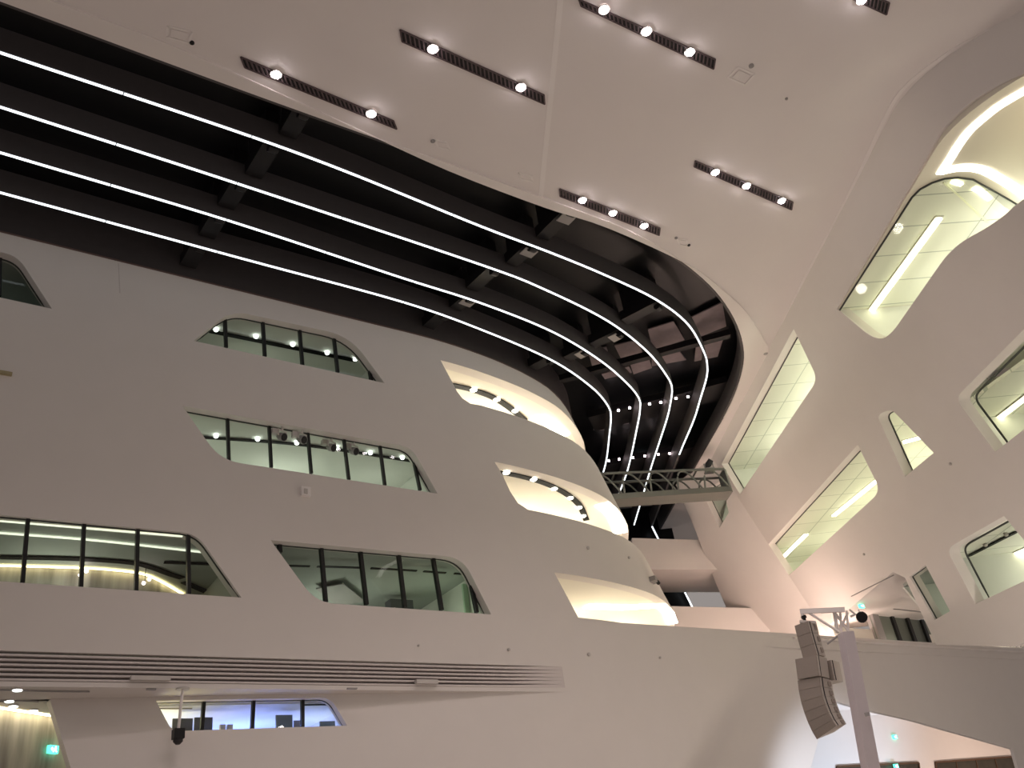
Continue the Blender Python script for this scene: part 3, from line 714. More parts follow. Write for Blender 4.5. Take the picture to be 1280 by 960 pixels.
for q, lamps, lab in FX:
    Q = [onz(p, ZC-.01) for p in q]; c = sum(Q)/4
    root = empty('ceiling_light', c, lab, 'light', 'recessed ceiling light strips')
    m = MB(); m.prism([p+V((0,0,.006)) for p in Q], (0, 0, -.010)); m.build('recess_tray', BLACK, root)
    m = MB()
    for i in range(4): m.bar(Q[i]-V((0,0,.01)), Q[(i+1) % 4]-V((0,0,.01)), .035, .03)
    m.build('frame', GRILLE, root)
    n = 34 if np.linalg.norm(Q[1]-Q[0]) > 3.5 else 26
    m = MB()
    for i in range(1, n):
        t_ = i/n; a = Q[0]*(1-t_)+Q[1]*t_; b_ = Q[3]*(1-t_)+Q[2]*t_; m.bar(a-V((0,0,.015)), b_-V((0,0,.015)), .035, .02)
    g = m.build('grille', GRILLE, root)
    for p in lamps:
        c = onz(p, ZC-.04); m = MB(); m.tube([c+V((0,0,.02)), c-V((0,0,.03)), c-V((0,0,.07))], [.08, .10, .07], 14); m.build('lamp', LAMP, root, True)
        r = MB(); r.tube([c+V((0,0,.02)), c-V((0,0,.015))], .14, 14); r.build('reflector', PALE, root, True)
        spot('spot_lamp', c-V((0,0,.12)), (c[0], c[1], 0), 450, (1, .85, .82), 110, .9, .12)
# small ceiling devices
def ceil_dev(px, r, lab, m=GREYB, name='smoke_detector', cat='detector'):
    c = onz(px, 18.0); b = MB(); b.tube([c, c-V((0,0,.03)), c-V((0,0,.05))], [r, r, r*.6], 12); tag(b.build(name, m, None, True), lab, cat, 'ceiling detectors')
ceil_dev((240, 53), .055, 'small black round ceiling sensor left of the two-lamp strip by the louvres', BLACK)
ceil_dev((541, 176), .06, 'small grey ceiling sensor below the two-lamp strips, beside a square hatch')
ceil_dev((939, 82), .07, 'small round sensor touching the square hatch right of the three-lamp strip')
ceil_dev((861, 306), .05, 'small black sensor on the ceiling above the rim bend', BLACK)
ceil_dev((845, 297), .05, 'small grey sensor left of the black one above the rim bend')
ceil_dev((983, 123), .04, 'tiny grey dot sensor between the hatch and the right seam')
ceil_dev((957, 441), .14, 'grey round fitting where the ceiling rim meets the right wall')
HATCH = mat('hatch_plaster', (.86, .81, .79), .7)
def hatch(px4, lab):
    Q = [onz(p, 17.995) for p in px4]; c = sum(Q)/4; root = empty('ceiling_hatch', c, lab, 'hatch')
    m = MB()
    for i in range(4): m.bar(Q[i], Q[(i+1) % 4], .05, .02)
    m.build('frame', HATCH, root); m = MB(); m.prism([c+(p-c)*.7 for p in Q], (0,0,-.012)); m.build('cover', CEILP, root)
hatch([(922, 84), (943, 93), (931, 106), (910, 97)], 'square ceiling hatch right of the topmost three-lamp strip')
hatch([(543, 175), (558, 178), (562, 187), (548, 184)], 'small square ceiling hatch between the two-lamp strips and the rim')
hatch([(846, 298), (858, 300), (860, 308), (850, 306)], 'tiny square ceiling hatch at the rim bend')
hatch([(648, 216), (664, 220), (666, 227), (652, 224)], 'faint square ceiling hatch left of the joint near the rim')
hatch([(210, 33), (240, 40), (236, 54), (208, 46)], 'faint square ceiling hatch beside the black sensor')

# =================================================================== RIGHT WALL
AW = rounded([(1046, 386), (1139, 230, 14), (1165, 185), (1175, 165, 8), (1194, 144, 8), (1218, 124, 10), (1249, 106), (1300, 83), (1300, 235), (1240, 281, 20), (1190, 309, 26), (1111, 422, 20), (1092, 424, 18)])
W_A = px_loop(RIGHT, AW)
W_B1 = px_loop(RIGHT, rounded([(902, 580), (992, 411), (1022, 474, 12), (925, 618)]))
W_D = px_loop(RIGHT, rounded([(952, 690), (1072, 556), (1101, 614, 14), (968, 736)]))
W_E = px_loop(RIGHT, rounded([(1096, 519, 8), (1114, 511, 8), (1167, 566), (1131, 596)]))
W_F = px_loop(RIGHT, rounded([(1194, 498, 12), (1330, 361), (1330, 497), (1244, 565)]))
W_G = px_loop(RIGHT, rounded([(1183, 686, 12), (1255, 645), (1300, 700), (1300, 717), (1219, 755)]))
W_H = px_loop(RIGHT, [(1137, 721), (1157, 706.5), (1187.5, 764), (1168, 775)])
SOF = 9.72
H0 = RIGHT.inv((1117, 716)); Hb = RIGHT.inv((1166, 783)); Hc = RIGHT.inv((1160, 784)); Hd = RIGHT.inv((1170, 806)); Hm = RIGHT.inv((1131, 722))
He = RIGHT.inv((1400, 830))
outer = [(9.5, 18.05), (crease_s(18.05), 18.05), (crease_s(7.0), 7.0), (crease_s(7.0)-.8, 7.0), (crease_s(SOF)-.7, SOF), (H0[0], SOF), (Hm[0], Hm[1]), Hc, Hd, (Hd[0]-4, Hd[1]-1.2), (9.5, Hd[1]-1.2)]
o = shell('wall_right', RIGHT, outer, [W_A, W_B1, W_D, W_E, W_F, W_G, W_H], .40, PLASTER, .5, (1.2, 1.2))
tag(o, 'tall white right wall leaning over the hall with slanted lit windows', 'wall', None, 'structure')
# facet beyond the crease
def fz(p): return FACET.inv(p)
W_K = px_loop(FACET, [(878, 616), (902, 600), (911, 641), (899, 660)])
zs = np.linspace(7.0, 18.05, 12)
outer = [(crease_s(z), z) for z in zs]+[(crease_s(z)+facet_w(z)+2.4, z) for z in zs[::-1]]
try:
    o = shell('wall_facet', FACET, outer, [W_K], .35, PLASTER, .4, (.5, .8))
except Exception as ex:
    print('facet', ex); o = shell('wall_facet', FACET, outer, [], .35, PLASTER, .4, (.5, .8))
tag(o, 'white wall facet beyond the crease of the right wall, rounded at its far edge', 'wall', None, 'structure')
window(FACET, W_K, .3, GLR, 'small narrow greenish window on the far facet just under the truss end', (), .05, .02)
room(FACET, 40.6, 44.2, 14.8, 18.0, .5, 4, (INTW, INTW), lab='greenish room behind the small far window')
window(RIGHT, W_B1, .35, GLR, 'long slanted window of the right wall closest to the skylight rim', (), .05, .03)
window(RIGHT, W_D, .35, GLR, 'long slanted window of the right wall lower than the rim-side one, two lamps inside', (), .05, .03)
window(RIGHT, W_E, .38, GLR, 'small triangular window in the middle of the right wall', (), .05, .03)
window(RIGHT, W_F, .6, GLR, 'large window with a rounded lower corner cut off by the right picture edge', (), .05, .035)
window(RIGHT, W_G, .6, GLR, 'lowest right window with dark ceiling slots behind its glass', (), .05, .035)
window(RIGHT, W_H, .12, GLR, 'narrow slanted window standing on the gallery parapet at lower right', (), .05, .03)
def rroom(u0, u1, z0, z1, lab, m=TILE, m2=INTW, w1=8, w0=.4): return room(RIGHT, u0, u1, z0, z1, w0, w1, (m, m2), lab=lab)
zB = max(p[1] for p in W_B1); zD = max(p[1] for p in W_D); zE = max(p[1] for p in W_E); zF = max(p[1] for p in W_F); zG = max(p[1] for p in W_G); zH = max(p[1] for p in W_H)
zbB = min(p[1] for p in W_B1)
rroom(27.6, 40.6, min(p[1] for p in W_B1)-.1, zB+.02, 'panelled room behind the window closest to the skylight rim')
zD = 13.70; zE = zD
rroom(26.3, 43.9, min(p[1] for p in W_E)-.1, zD, 'panelled room behind the long two-lamp window and the small triangular one')
rroom(14.0, 25.9, min(p[1] for p in W_F)-.1, zF+.02, 'panelled room behind the large cut-off right window')
rroom(25.5, 31.4, min(p[1] for p in W_G)-.1, zG+.02, 'room behind the lowest right window')
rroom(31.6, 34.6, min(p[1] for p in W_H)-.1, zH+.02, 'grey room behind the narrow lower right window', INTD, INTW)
def tube_lamp(a, b_, z, lab, w=.16, ext=.0):
    A, B = onz(a, z-.05), onz(b_, z-.05); root = empty('linear_lamp', (A+B)/2, lab, 'lamp', 'linear lamps in the right wall rooms')
    m = MB(); m.bar(A, B, w, .05); m.build('diffuser', TUBE, root)
    t_ = (B-A)/np.linalg.norm(B-A); m = MB(); m.bar(A-t_*.05+V((0,0,.04)), B+t_*.05+V((0,0,.04)), w+.08, .03); m.build('housing', PALE, root)
tube_lamp((967, 708), (1008, 668), zD, 'bright linear lamp at the lower end of the long two-lamp window', .2)
tube_lamp((1042, 645), (1096, 601), zD, 'bright linear lamp at the rounded upper end of the long two-lamp window', .2)
tube_lamp((1129, 553), (1155, 546), zE, 'short bright lamp inside the small triangular window', .2)
tube_lamp((1232, 536), (1300, 484), zF, 'bright linear lamp inside the large cut-off right window', .2)
tube_lamp((1258, 698), (1295, 682), zG, 'white linear lamp inside the lowest right window', .3)
strip('ceiling_recess', [(1254, 705), (1275, 698), (1310, 686)], zG, .7, mat('recess_grey', (.26, .24, .23), .6), 'dark grey recess beside the white lamp of the lowest right window', 'recess', sp=False)
track([(1210, 695), (1271, 664)], zG, [(1232, 682), (1258, 669)], 'black ceiling slot with two lamps in the lowest right window, upper one', .18, lr=.08, lamp_m=PALE)
track([(1224, 721.5), (1268, 729)], zG, [(1240, 724)], 'short dark ceiling slot in the lowest right window, lower one', .14, lr=.06, lamp_m=PALE)
for k, p in enumerate([(1159, 746), (1170, 748)]):
    c = onz(p, zH-.02); m = MB(); m.tube([c, c-V((0,0,.05))], .13, 12); tag(m.build('downlight', LAMPI, None, True), ['round white downlight in the narrow lower right window, closer to the gallery', 'round white downlight in the narrow lower right window, farther from the gallery'][k], 'light', 'downlights in the narrow window')
# balcony recess at upper right (opening A)
ZA = RIGHT.inv((1095, 308))[1]
SB = []
sof = flat_slab('ceiling_balcony', [tuple((SD*s_+SN*(float(right_h(s_, ZA))+w_))[:2]) for s_, w_ in [(q_, .03) for q_ in np.linspace(25.5, 9.6, 54)]+[(9.6, 14), (25.5, 9)]], ZA, ZA+.40, mat('balcony_soffit', (.74, .69, .58), .6))
tag(sof, 'cream soffit of the curved balcony at the upper right', 'ceiling', None, 'structure')
glp = [(1049, 388), (1095, 316), (1140, 246), (1150, 236), (1165, 228), (1180, 223), (1197, 221.5), (1216, 224), (1245, 240), (1300, 272)]
gl3 = [onz(p, ZA) for p in glp]
WN[0] += 1
root = empty('window_%d' % WN[0], gl3[4], 'curved glass wall of the upper right balcony with a long lamp behind it', 'window', None, 'structure')
GH = ZA-min(p[1] for p in W_A)+.15
m = MB(); k = len(gl3); m.add(gl3+[p-V((0,0,GH))+SN*PK*GH for p in gl3], [(i, i+1, k+i+1, k+i) for i in range(k-1)]); m.build('pane', GLR, root)
m = MB(); m.tube([p-V((0,0,.02)) for p in gl3], .03, 5); m.build('frame', FRAMEM, root, True)
# interior ceiling tiles just below soffit, behind glass
t_in = [p+V((0,0,-.03)) for p in gl3]
inner = [tuple(p[:2]) for p in gl3]+[tuple((gl3[-1]+SN*9)[:2]), tuple((gl3[0]+SN*9)[:2])]
o = flat_slab('ceiling_room', inner, ZA-.015, ZA-.002, tiles('balcony_panels', (.80, .81, .72), (.42, .45, .40), TH, 1.4, 3.2)); tag(o, 'panelled pale ceiling behind the curved balcony glass', 'ceiling', None, 'structure')
m = MB(); zb_ = min(p[1] for p in W_A)-.25
bk = [SD*s_+SN*(float(right_h(s_, ZA))+11) for s_ in (25.5, 9.6)]
m.prism([V((bk[0][0], bk[0][1], zb_)), V((bk[1][0], bk[1][1], zb_)), V((bk[1][0], bk[1][1], ZA)), V((bk[0][0], bk[0][1], ZA))], SN*.1)
a_ = SD*25.5+SN*(float(right_h(25.5, zb_))+.3); a2_ = SD*25.5+SN*(float(right_h(25.5, ZA))+.1); b__ = bk[0]; m.prism([V((a_[0], a_[1], zb_)), V((b__[0], b__[1], zb_)), V((b__[0], b__[1], ZA)), V((a2_[0], a2_[1], ZA))], SD*.1)
f_ = [SD*25.5+SN*(float(right_h(25.5, zb_))+.4), SD*9.6+SN*(float(right_h(9.6, zb_))+.4)]
m.prism([V((f_[0][0], f_[0][1], zb_)), V((f_[1][0], f_[1][1], zb_)), V((bk[1][0], bk[1][1], zb_)), V((bk[0][0], bk[0][1], zb_))], V((0,0,-.1)))
o = m.build('wall_room', INTW); tag(o, 'walls and floor of the room behind the upper right balcony', 'room', None, 'structure')
tube_lamp((1090, 388), (1174, 273), ZA-.02, 'long bright linear lamp behind the curved balcony glass', .2)
strip('cove_or_glint', [(1175, 217), (1187, 199), (1197.5, 182), (1211, 164), (1228.5, 148), (1249, 132), (1280, 113.5), (1310, 97)], ZA, .25, COVEW, 'white light band following the outer edge of the upper right balcony soffit')
strip('cove_or_glint', [(1176, 214), (1200, 209.5), (1224, 211), (1246, 221), (1280, 242), (1310, 260)], ZA, .25, COVEW, 'white light band over the curved balcony glass')
strip('cove_or_glint', [(1190, 226.5), (1202, 230.5)], ZA-.02, .12, TUBE, 'short glowing streak for a reflection in the curved glass, next to the diagonal line')  # glass reflection put in as a glowing strip
strip('cove_or_glint', [(1217, 235), (1228, 241), (1237, 249)], ZA-.02, .14, TUBE, 'longer glowing streak for a reflection in the curved glass near the parapet')  # second glass reflection, also a glowing strip
strip('ceiling_joint', [(1179, 228), (1197, 243), (1235, 278)], ZA-.016, .05, mat('joint_bright', (.9, .92, .7), .5), 'pale diagonal joint across the ceiling behind the curved glass', 'joint', sp=False)

# small wall boxes & devices on walls
def wall_dev(surf, px, r, lab, m=PALE, name='wall_sensor', cat='sensor'):
    c = surf.at(px, -.02); b = MB(); b.tube([c+surf.en*.02, c-surf.en*.03, c-surf.en*.05], [r, r, r*.6], 10); tag(b.build(name, m, None, True), lab, cat, 'small wall sensors')
for p, r, lab in [((523, 807), .03, 'tiny grey wall dot above the grille end, left one'), ((636, 812), .05, 'tiny grey wall dot above the grille end, right one'), ((736, 818), .06, 'grey dot on the white wall between the grille end and the lowest balcony'), ((825, 822), .04, 'faint dot on the white wall below the lowest balcony')]:
    wall_dev(BASE, p, r, lab)
wall_dev(FAC, (735, 685), .06, 'tiny dot on the rounded band above the lowest balcony')
wall_dev(FAC, (786, 697), .05, 'faint dot on the rounded band near its silhouette')
wall_dev(RIGHT, (1188, 580), .05, 'tiny grey dot on the right wall below the large cut-off window')
wall_dev(RIGHT, (1080, 693), .05, 'faint dot on the right wall below the two-lamp window')
c = FAC.at((382, 614.5), -.05); m = MB(); root = empty('wall_box', c, 'pale square box on the left facade under the stage light window', 'box')
m.box(c, (.14,0,0), (0,.05,0), (0,0,.14)); m.build('case', JOINTM, root); m = MB(); m.box(c-V((.02, .06, .02)), (.05,0,0), (0,.02,0), (0,0,.08)); m.build('sensor_head', PALE, root)
c = FAC.at((4, 466), -.05); m = MB(); m.box(c, (.2,0,0), (0,.05,0), (0,0,.04)); tag(m.build('wall_box', mat('ochre_box', (.4, .34, .2), .6)), 'small ochre box on the facade at the left picture edge', 'box')
c = FAC.at((817, 725), -.12); root = empty('projector', c, 'small grey device on the curved band above the lowest balcony', 'projector')
m = MB(); m.box(c, (.2, .14, 0), (-.06,.1,0), (0,0,.09)); m.build('housing', GREYB, root); m = MB(); m.tube([c+V((.16, .0, -.04)), c+V((.26, .02, -.12))], .07, 8); m.build('lens', BLACK, root, True)
c = ony((150, 335), 22.79)
m = MB(); m.bar(FAC.at((148, 329), -.002), FAC.at((150, 366), -.002), .02, .01, up=(0,1,0)); tag(m.build('trim_7', mat('facade_joint', (.62, .56, .53), .7)), 'faint vertical joint on the upper left facade', 'trim', None, 'structure')

# =================================================================== CANYON END
def ond(p, s): v = ray(p); return v*(s/float(v.dot(DD)))
Ht = 20.
m = MB(); cE = DD*48.4
m.prism([cE-DN*6+V((0,0,8.05)), cE+DN*15+V((0,0,8.05)), cE+DN*15+V((0,0,19.45)), cE-DN*6+V((0,0,19.45))], DD*.2)
o = m.build('window_end', ROOFM); tag(o, 'black glazed end of the canyon behind the pink galleries', 'window', None, 'structure')
A, B = V((35.79, 34.56, 18)), ond((866, 760), 47.9)
root = FINS and [x for x in bpy.data.objects if x.name == 'louvre_fin'][0]
m = MB(); m.bar(A, B, .07, .05, up=DD); m.build('led_drop', LED, root)
for (tp, bt, lab) in [(((790, 672.5), (930, 676.5)), ((790, 712), (930, 712)), 'pinkish upper gallery band bridging the canyon end'), (((810, 757), (955, 760.5)), None, 'pinkish lower gallery band bridging the canyon end')]:
    a, b_ = ond(tp[0], 44.), ond(tp[1], 44.)
    z1 = (a[2]+b_[2])/2+.0; 
    if bt: c_, d_ = ond(bt[0], 44.), ond(bt[1], 44.)
    else: c_, d_ = a-V((0,0,2.2)), b_-V((0,0,2.2))
    m = MB(); q = [c_, d_, d_+DD*3.6, c_+DD*3.6, a, b_, b_+DD*3.6, a+DD*3.6]; m.hexa(q)
    o = m.build('wall_gallery', PLASTER); tag(o, lab, 'wall', None, 'structure')
# lattice truss across the canyon
S_T = 38.0
bl, br_ = ond((764, 621), S_T), ond((913, 611), S_T); tl, tr = ond((752, 592), S_T), ond((905, 586), S_T)
bl = bl+(bl-br_)*.12; tl = tl+(tl-tr)*.12
root = empty('lattice_truss', (bl+br_)/2, 'grey lattice truss bridging the canyon from the rounded facade to the right wall', 'truss')
dep = DD*1.0
m = MB(); m.hexa([bl-V((0,0,.12)), br_-V((0,0,.12)), br_+dep-V((0,0,.12)), bl+dep-V((0,0,.12)), bl+V((0,0,.14)), br_+V((0,0,.14)), br_+dep+V((0,0,.14)), bl+dep+V((0,0,.14))]); m.build('bottom_chord', STEEL, root)
for d0, nm in ((V((0,0,0)), 'front_chord'), (dep, 'rear_chord')):
    m = MB(); m.tube([tl+d0, tr+d0], .06, 8); m.build(nm, STEEL, root, True)
NB = 5
for f_i, d0 in enumerate((V((0,0,0)), dep)):
    for i in range(NB):
        f = lambda t, h: (bl*(1-t)+br_*t)*(1-h)+(tl*(1-t)+tr*t)*h+d0
        t0, t1 = i/NB, (i+1)/NB; w = t1-t0
        lp = rounded([(t0*10+.15, .12), (t0*10+.5, .95, .5), (t0*10+1.25, .95, .6), (t0*10+1.95, .12)][::1], 5)
        path = [f(u/10, v) for u, v in lp]
        m = MB(); m.tube(path, .045, 6); m.build('web_bar', STEEL, root, True)
for i in range(6):
    t0 = i/5; p = tl*(1-t0)+tr*t0; m = MB(); m.tube([p, p+dep], .04, 6); m.build('cross_tie', STEEL, root)
m = MB(); m.hexa([br_-V((0,0,.12)), br_+V((.12,.0,-.12)), br_+dep+V((.12,0,-.12)), br_+dep-V((0,0,.12)), tr-V((0,0,0)), tr+V((.12,0,0)), tr+dep+V((.12,0,0)), tr+dep]); m.build('end_frame', STEEL, root)
# stage light on the truss end
c = ond((886, 583), S_T+.3); root = empty('moving_light', c, 'dark moving-head stage light standing on the right end of the truss', 'stage light')
m = MB(); m.box(c-V((0,0,.22)), DN*.2, DD*.16, V((0,0,.1))); m.build('base', GREYB, root)
m = MB(); m.tube([c-DN*.2+V((0,0,.15)), c-DN*.2-V((0,0,.14)), c+DN*.2-V((0,0,.14)), c+DN*.2+V((0,0,.15))], .04, 6); m.build('yoke', GREYB, root)
m = MB(); t_ = V((.2, -.5, .5)); t_ /= np.linalg.norm(t_); m.tube([c-t_*.2+V((0,0,.1)), c+V((0,0,.1)), c+t_*.25+V((0,0,.1))], [.1, .15, .13], 12); m.build('head', DARKM, root, True)

# =================================================================== GALLERY AT LOWER RIGHT
gs = [SD*s_+SN*(float(right_h(s_, SOF))+.40) for s_ in (42.2, 33.0)]
far = [SD*33.0+SN*34, SD*42.2+SN*34]
o = flat_slab('ceiling_gallery', [tuple(p[:2]) for p in (gs[0], gs[1], far[0], far[1])], SOF, SOF+.2, PLASTER); tag(o, 'pinkish soffit of the lower right gallery', 'ceiling', None, 'structure')
strip('ceiling_slot', [(1064, 745), (1117, 718.5)], SOF, .04, GREYB, 'thin dark slot along the gallery soffit edge at lower right', 'slot')
strip('ceiling_slot', [(1117, 761), (1155, 765)], SOF, .06, GREYB, 'faint dark slot in the gallery soffit above the dark glazing', 'slot')
g0, g1 = onz((1086, 769), SOF), onz((1170, 778), SOF)
root = empty('window_gallery', g0, 'dark glazed partition with mullions at the back of the lower right gallery', 'window', None, 'structure')
dn = V((0,0,-1.9)); gd = (g1-g0)/np.linalg.norm(g1-g0); gn = np.cross(gd, V((0,0,1)))
DGL = mat('dark_green_glass', (.17, .19, .16), .3)
m = MB(); m.prism([g0, g1, g1+dn, g0+dn], gn*.05); m.build('pane', DGL, root)
for k_, px in enumerate([(1091, 772), (1113, 774), (1132, 776), (1150, 778), (1166, 780)]):
    v_ = ray(px); p = v_*(g0.dot(gn)/v_.dot(gn)); p[2] = SOF; m = MB(); m.bar(p, p+dn, .5 if k_ == 0 else .22, .34, up=gn); m.build('mullion', GREYB if k_ == 0 else MULL, root)
c = onz((1078, 757.5), SOF-.12); exit_sign(c, gd, (0,0,1), .30, .14, 'small bluish exit sign hanging under the lower right gallery soffit')
# gallery floor and rear parapet
m = MB(); m.abox((18.6, 22.85, 7.6), (60, 45, 8.0)); o = m.build('floor_gallery', PLASTER); tag(o, 'gallery floor behind the ramp parapet', 'floor', None, 'structure')
ra, rb = ony((1040, 783), 24.3), ony((1285, 803), 24.3)
m = MB(); rb2 = rb+(rb-ra)*.8; m.hexa([ra-V((0,0,.6)), rb2-V((0,0,.6)), rb2+V((0,.15,-.6)), ra+V((0,.15,-.6)), ra, rb2, rb2+V((0,.15,0)), ra+V((0,.15,0))]); o = m.build('wall_parapet', CREAM); tag(o, 'cream rear parapet just behind the white ramp rim', 'wall', None, 'structure')
m = MB(); q = [(22.74, 7.93), (22.74, 7.97), (22.98, 8.17), (23.1, 8.17), (23.1, 7.93)]
m.prism([V((29.9, y_, z_)) for y_, z_ in q], V((30, 0, 0)))
o = m.build('trim_8', TRIMP); tag(o, 'pale chamfered coping along the right ramp parapet', 'trim', None, 'structure')
c = ony((1262, 806), 23.6); m = MB()
for i in range(7):
    m.bar(c+V((-.6+i*.3, 0, -.1)), c+V((-.6+i*.3, 0, .14-.005*abs(i-3)**2)), .03, .03, up=(0,1,0))
m.tube([c+V((-.9, 0, .04)), c+V((-.3, 0, .14)), c+V((.9, 0, .16))], .03, 6); tag(m.build('wire_basket', GREYB), 'grey wire rack lying on the parapet at the right picture edge', 'rack')
# lower right opening: lit hall behind
LB = 31.5
m = MB(); m.abox((24, LB, -1.6), (60, LB+.2, 7.4)); o = m.build('wall_hall', PLASTER); tag(o, 'lit white back wall under the ramp parapet', 'wall', None, 'structure')
m = MB(); m.abox((24, 23.4, 7.3), (60, LB, 7.42)); o = m.build('ceiling_hall', PLASTER); tag(o, 'white ceiling of the lit hall under the ramp parapet', 'ceiling', None, 'structure')
exit_sign(ony((1119.5, 921), LB-.12), (1,0,0), (0,0,1), .30, .20, 'green exit sign on the white wall under the ramp, upper one')
exit_sign(ony((1121, 957.5), LB-.3), (1,0,0), (0,0,1), .30, .20, 'green exit sign on the white wall under the ramp, at the bottom picture edge')
def shopfront(px, lab, n):
    Q = [ony(p, LB-.03) for p in px]; WN[0] += 1
    root = empty('display_case', Q[0], lab, 'display')
    m = MB(); m.prism(Q, (0, .02, 0)); m.build('dark_panel', SHELFD, root)
    m = MB()
    for i in range(4): m.bar(Q[i], Q[(i+1) % 4], .09, .10, up=(0,1,0))
    m.build('wood_frame', WOOD, root)
    for i in range(1, n):
        f = i/n; a = Q[0]*(1-f)+Q[1]*f; b_ = Q[3]*(1-f)+Q[2]*f; m = MB(); m.bar(a, b_, .06, .06, up=(0,1,0)); m.build('post', WOOD, root)
shopfront([(1046, 958.5), (1148, 953.5), (1152, 990), (1046, 995)], 'wood-framed dark display at the bottom edge right of the mast', 3)
shopfront([(1169, 953), (1266, 946), (1278, 985), (1174, 992)], 'wood-framed dark display at the bottom right corner', 4)

# =================================================================== MAST + LINE ARRAY
nM = ray((1050, 850)); nM[2] = 0; nM /= np.linalg.norm(nM); DM = 25.5
eM = V((nM[1], -nM[0], 0))
M = lambda p, d=0.: onplane(p, nM, DM+d)
root = empty('speaker_mast', onplane((1108, 1010), nM, DM), 'tall pale lavender mast leaning slightly beside the line array', 'mast')
top, bot = M((1057, 791)), M((1091, 975)); ext = (bot-top)/np.linalg.norm(bot-top)
bot = top+ext*((top[2]+1.6)/-ext[2]); root.location = Vector(bot)
m = MB(); wl = lambda c, hw: [c-eM*hw-nM*.02, c-eM*hw*.25-nM*.2, c+eM*hw-nM*.02, c+eM*hw+nM*.25, c-eM*hw+nM*.25]
a, b_ = wl(bot, .24), wl(top, .21); k = 5
m.add(a+b_, [tuple(range(k))[::-1], tuple(range(k, 2*k))]+[(i, (i+1) % k, k+(i+1) % k, k+i) for i in range(k)]); m.build('post', MASTM, root)
c = M((1084, 893), -.22); m = MB(); m.box(c, eM*.06, nM*.04, V((0,0,.04))); m.build('latch', GREYB, root)
ARM = [((1001.5, 764), (1050, 762)), ((1012, 765.5), (1048, 789))]
m = MB(); m.bar(M((1000, 764.5)), M((1056, 762)), .10, .12); m.build('arm', TRIMP, root)
m = MB(); m.tube([M((1011, 766)), M((1049, 790))], .035, 8); m.build('arm_brace', TRIMP, root, True)
m = MB(); m.tube([M((1003, 764)), M((1003, 770))], .05, 8); m.build('arm_tip', TRIMP, root, True)
for p, q in [((1043, 764), (1047, 791)), ((1050, 763), (1052, 791)), ((1058, 763), (1061, 791)), ((1043, 765), (1061, 790)), ((1060, 766), (1049, 788))]:
    m = MB(); m.tube([M(p, .1), M(q, .1)], .05 if p[0] == 1043 and q[0] == 1047 else .032, 8); m.build('lattice_bar', TRIMP, root, True)
m = MB(); m.tube([M((1034, 805)), M((1047, 795))], .025, 6); m.build('strut', GREYB, root, True)
# spotlight on mast
c = M((1077, 771), -.2); rs = empty('mast_spotlight', c, 'black round spotlight clamped on top of the pale mast', 'spotlight')
t_ = -nM+V((0,0,-.35)); t_ /= np.linalg.norm(t_)
m = MB(); m.tube([c-t_*.3, c-t_*.1, c+t_*.08], [.06, .12, .14], 14); m.build('can', GREYB, rs, True)
m = MB(); m.tube([c+t_*.075, c+t_*.11], [.145, .13], 14); m.build('lens', BLACK, rs, True)
m = MB(); m.tube([M((1063, 771)), M((1069, 768)), c-t_*.15], .03, 6); m.tube([M((1073, 762)), c-t_*.1], .02, 6); m.tube([M((1062, 762)), M((1069, 768))], .025, 6); m.build('clamp', PALE, rs, True)
# line array
topc = M((1006, 776))
rs = empty('line_array_speaker', topc, 'beige curved line array loudspeaker hanging from the mast arm', 'loudspeaker')
m = MB(); m.tube([M((1004.5, 769)), M((1006, 777))], .04, 6); m.tube([M((1004, 770)), M((1005.5, 773))], .07, 6); m.build('chain_hook', BLACK, rs, True)
fr = -nM*.80-eM*.60; fr /= np.linalg.norm(fr)
def cab(p, q, wf, dp, nm, gm=True, fw=0., sh=0.):
    """cabinet between path points p and q (pixels on the mast plane)"""
    P, Q = M(p, sh), M(q, sh); t_ = Q-P; L = np.linalg.norm(t_); t_ /= L
    f_ = fr-t_*fr.dot(t_); f_ /= np.linalg.norm(f_); s_ = np.cross(t_, f_)
    if s_.dot(eM) < 0: s_ = -s_
    c = (P+Q)/2+f_*fw
    m = MB(); hw, hd, hl = wf/2, dp/2, L/2*.99
    # trapezoid: narrower at the rear
    rear = .62
    v8 = []
    for sg in (-1, 1):
        for a_, b_, in ((-1, -1), (1, -1), (1, 1), (-1, 1)):
            k_ = 1 if b_ > 0 else rear
            v8.append(c+s_*a_*hw*k_+f_*b_*hd+t_*sg*hl)
    m.hexa(v8); o_ = m.build(nm, SPK, rs)
    if gm:
        m = MB(); m.box(c+s_*(hw*.93)+f_*(hd*.80), s_*.012, t_*hl, f_*.025); m.build('seam', DARKM, o_)
        m = MB(); m.box(c+f_*(hd+.012), s_*hw*.93, t_*hl*.985, f_*.012); m.build('grille', SPKG, o_)
    return o_
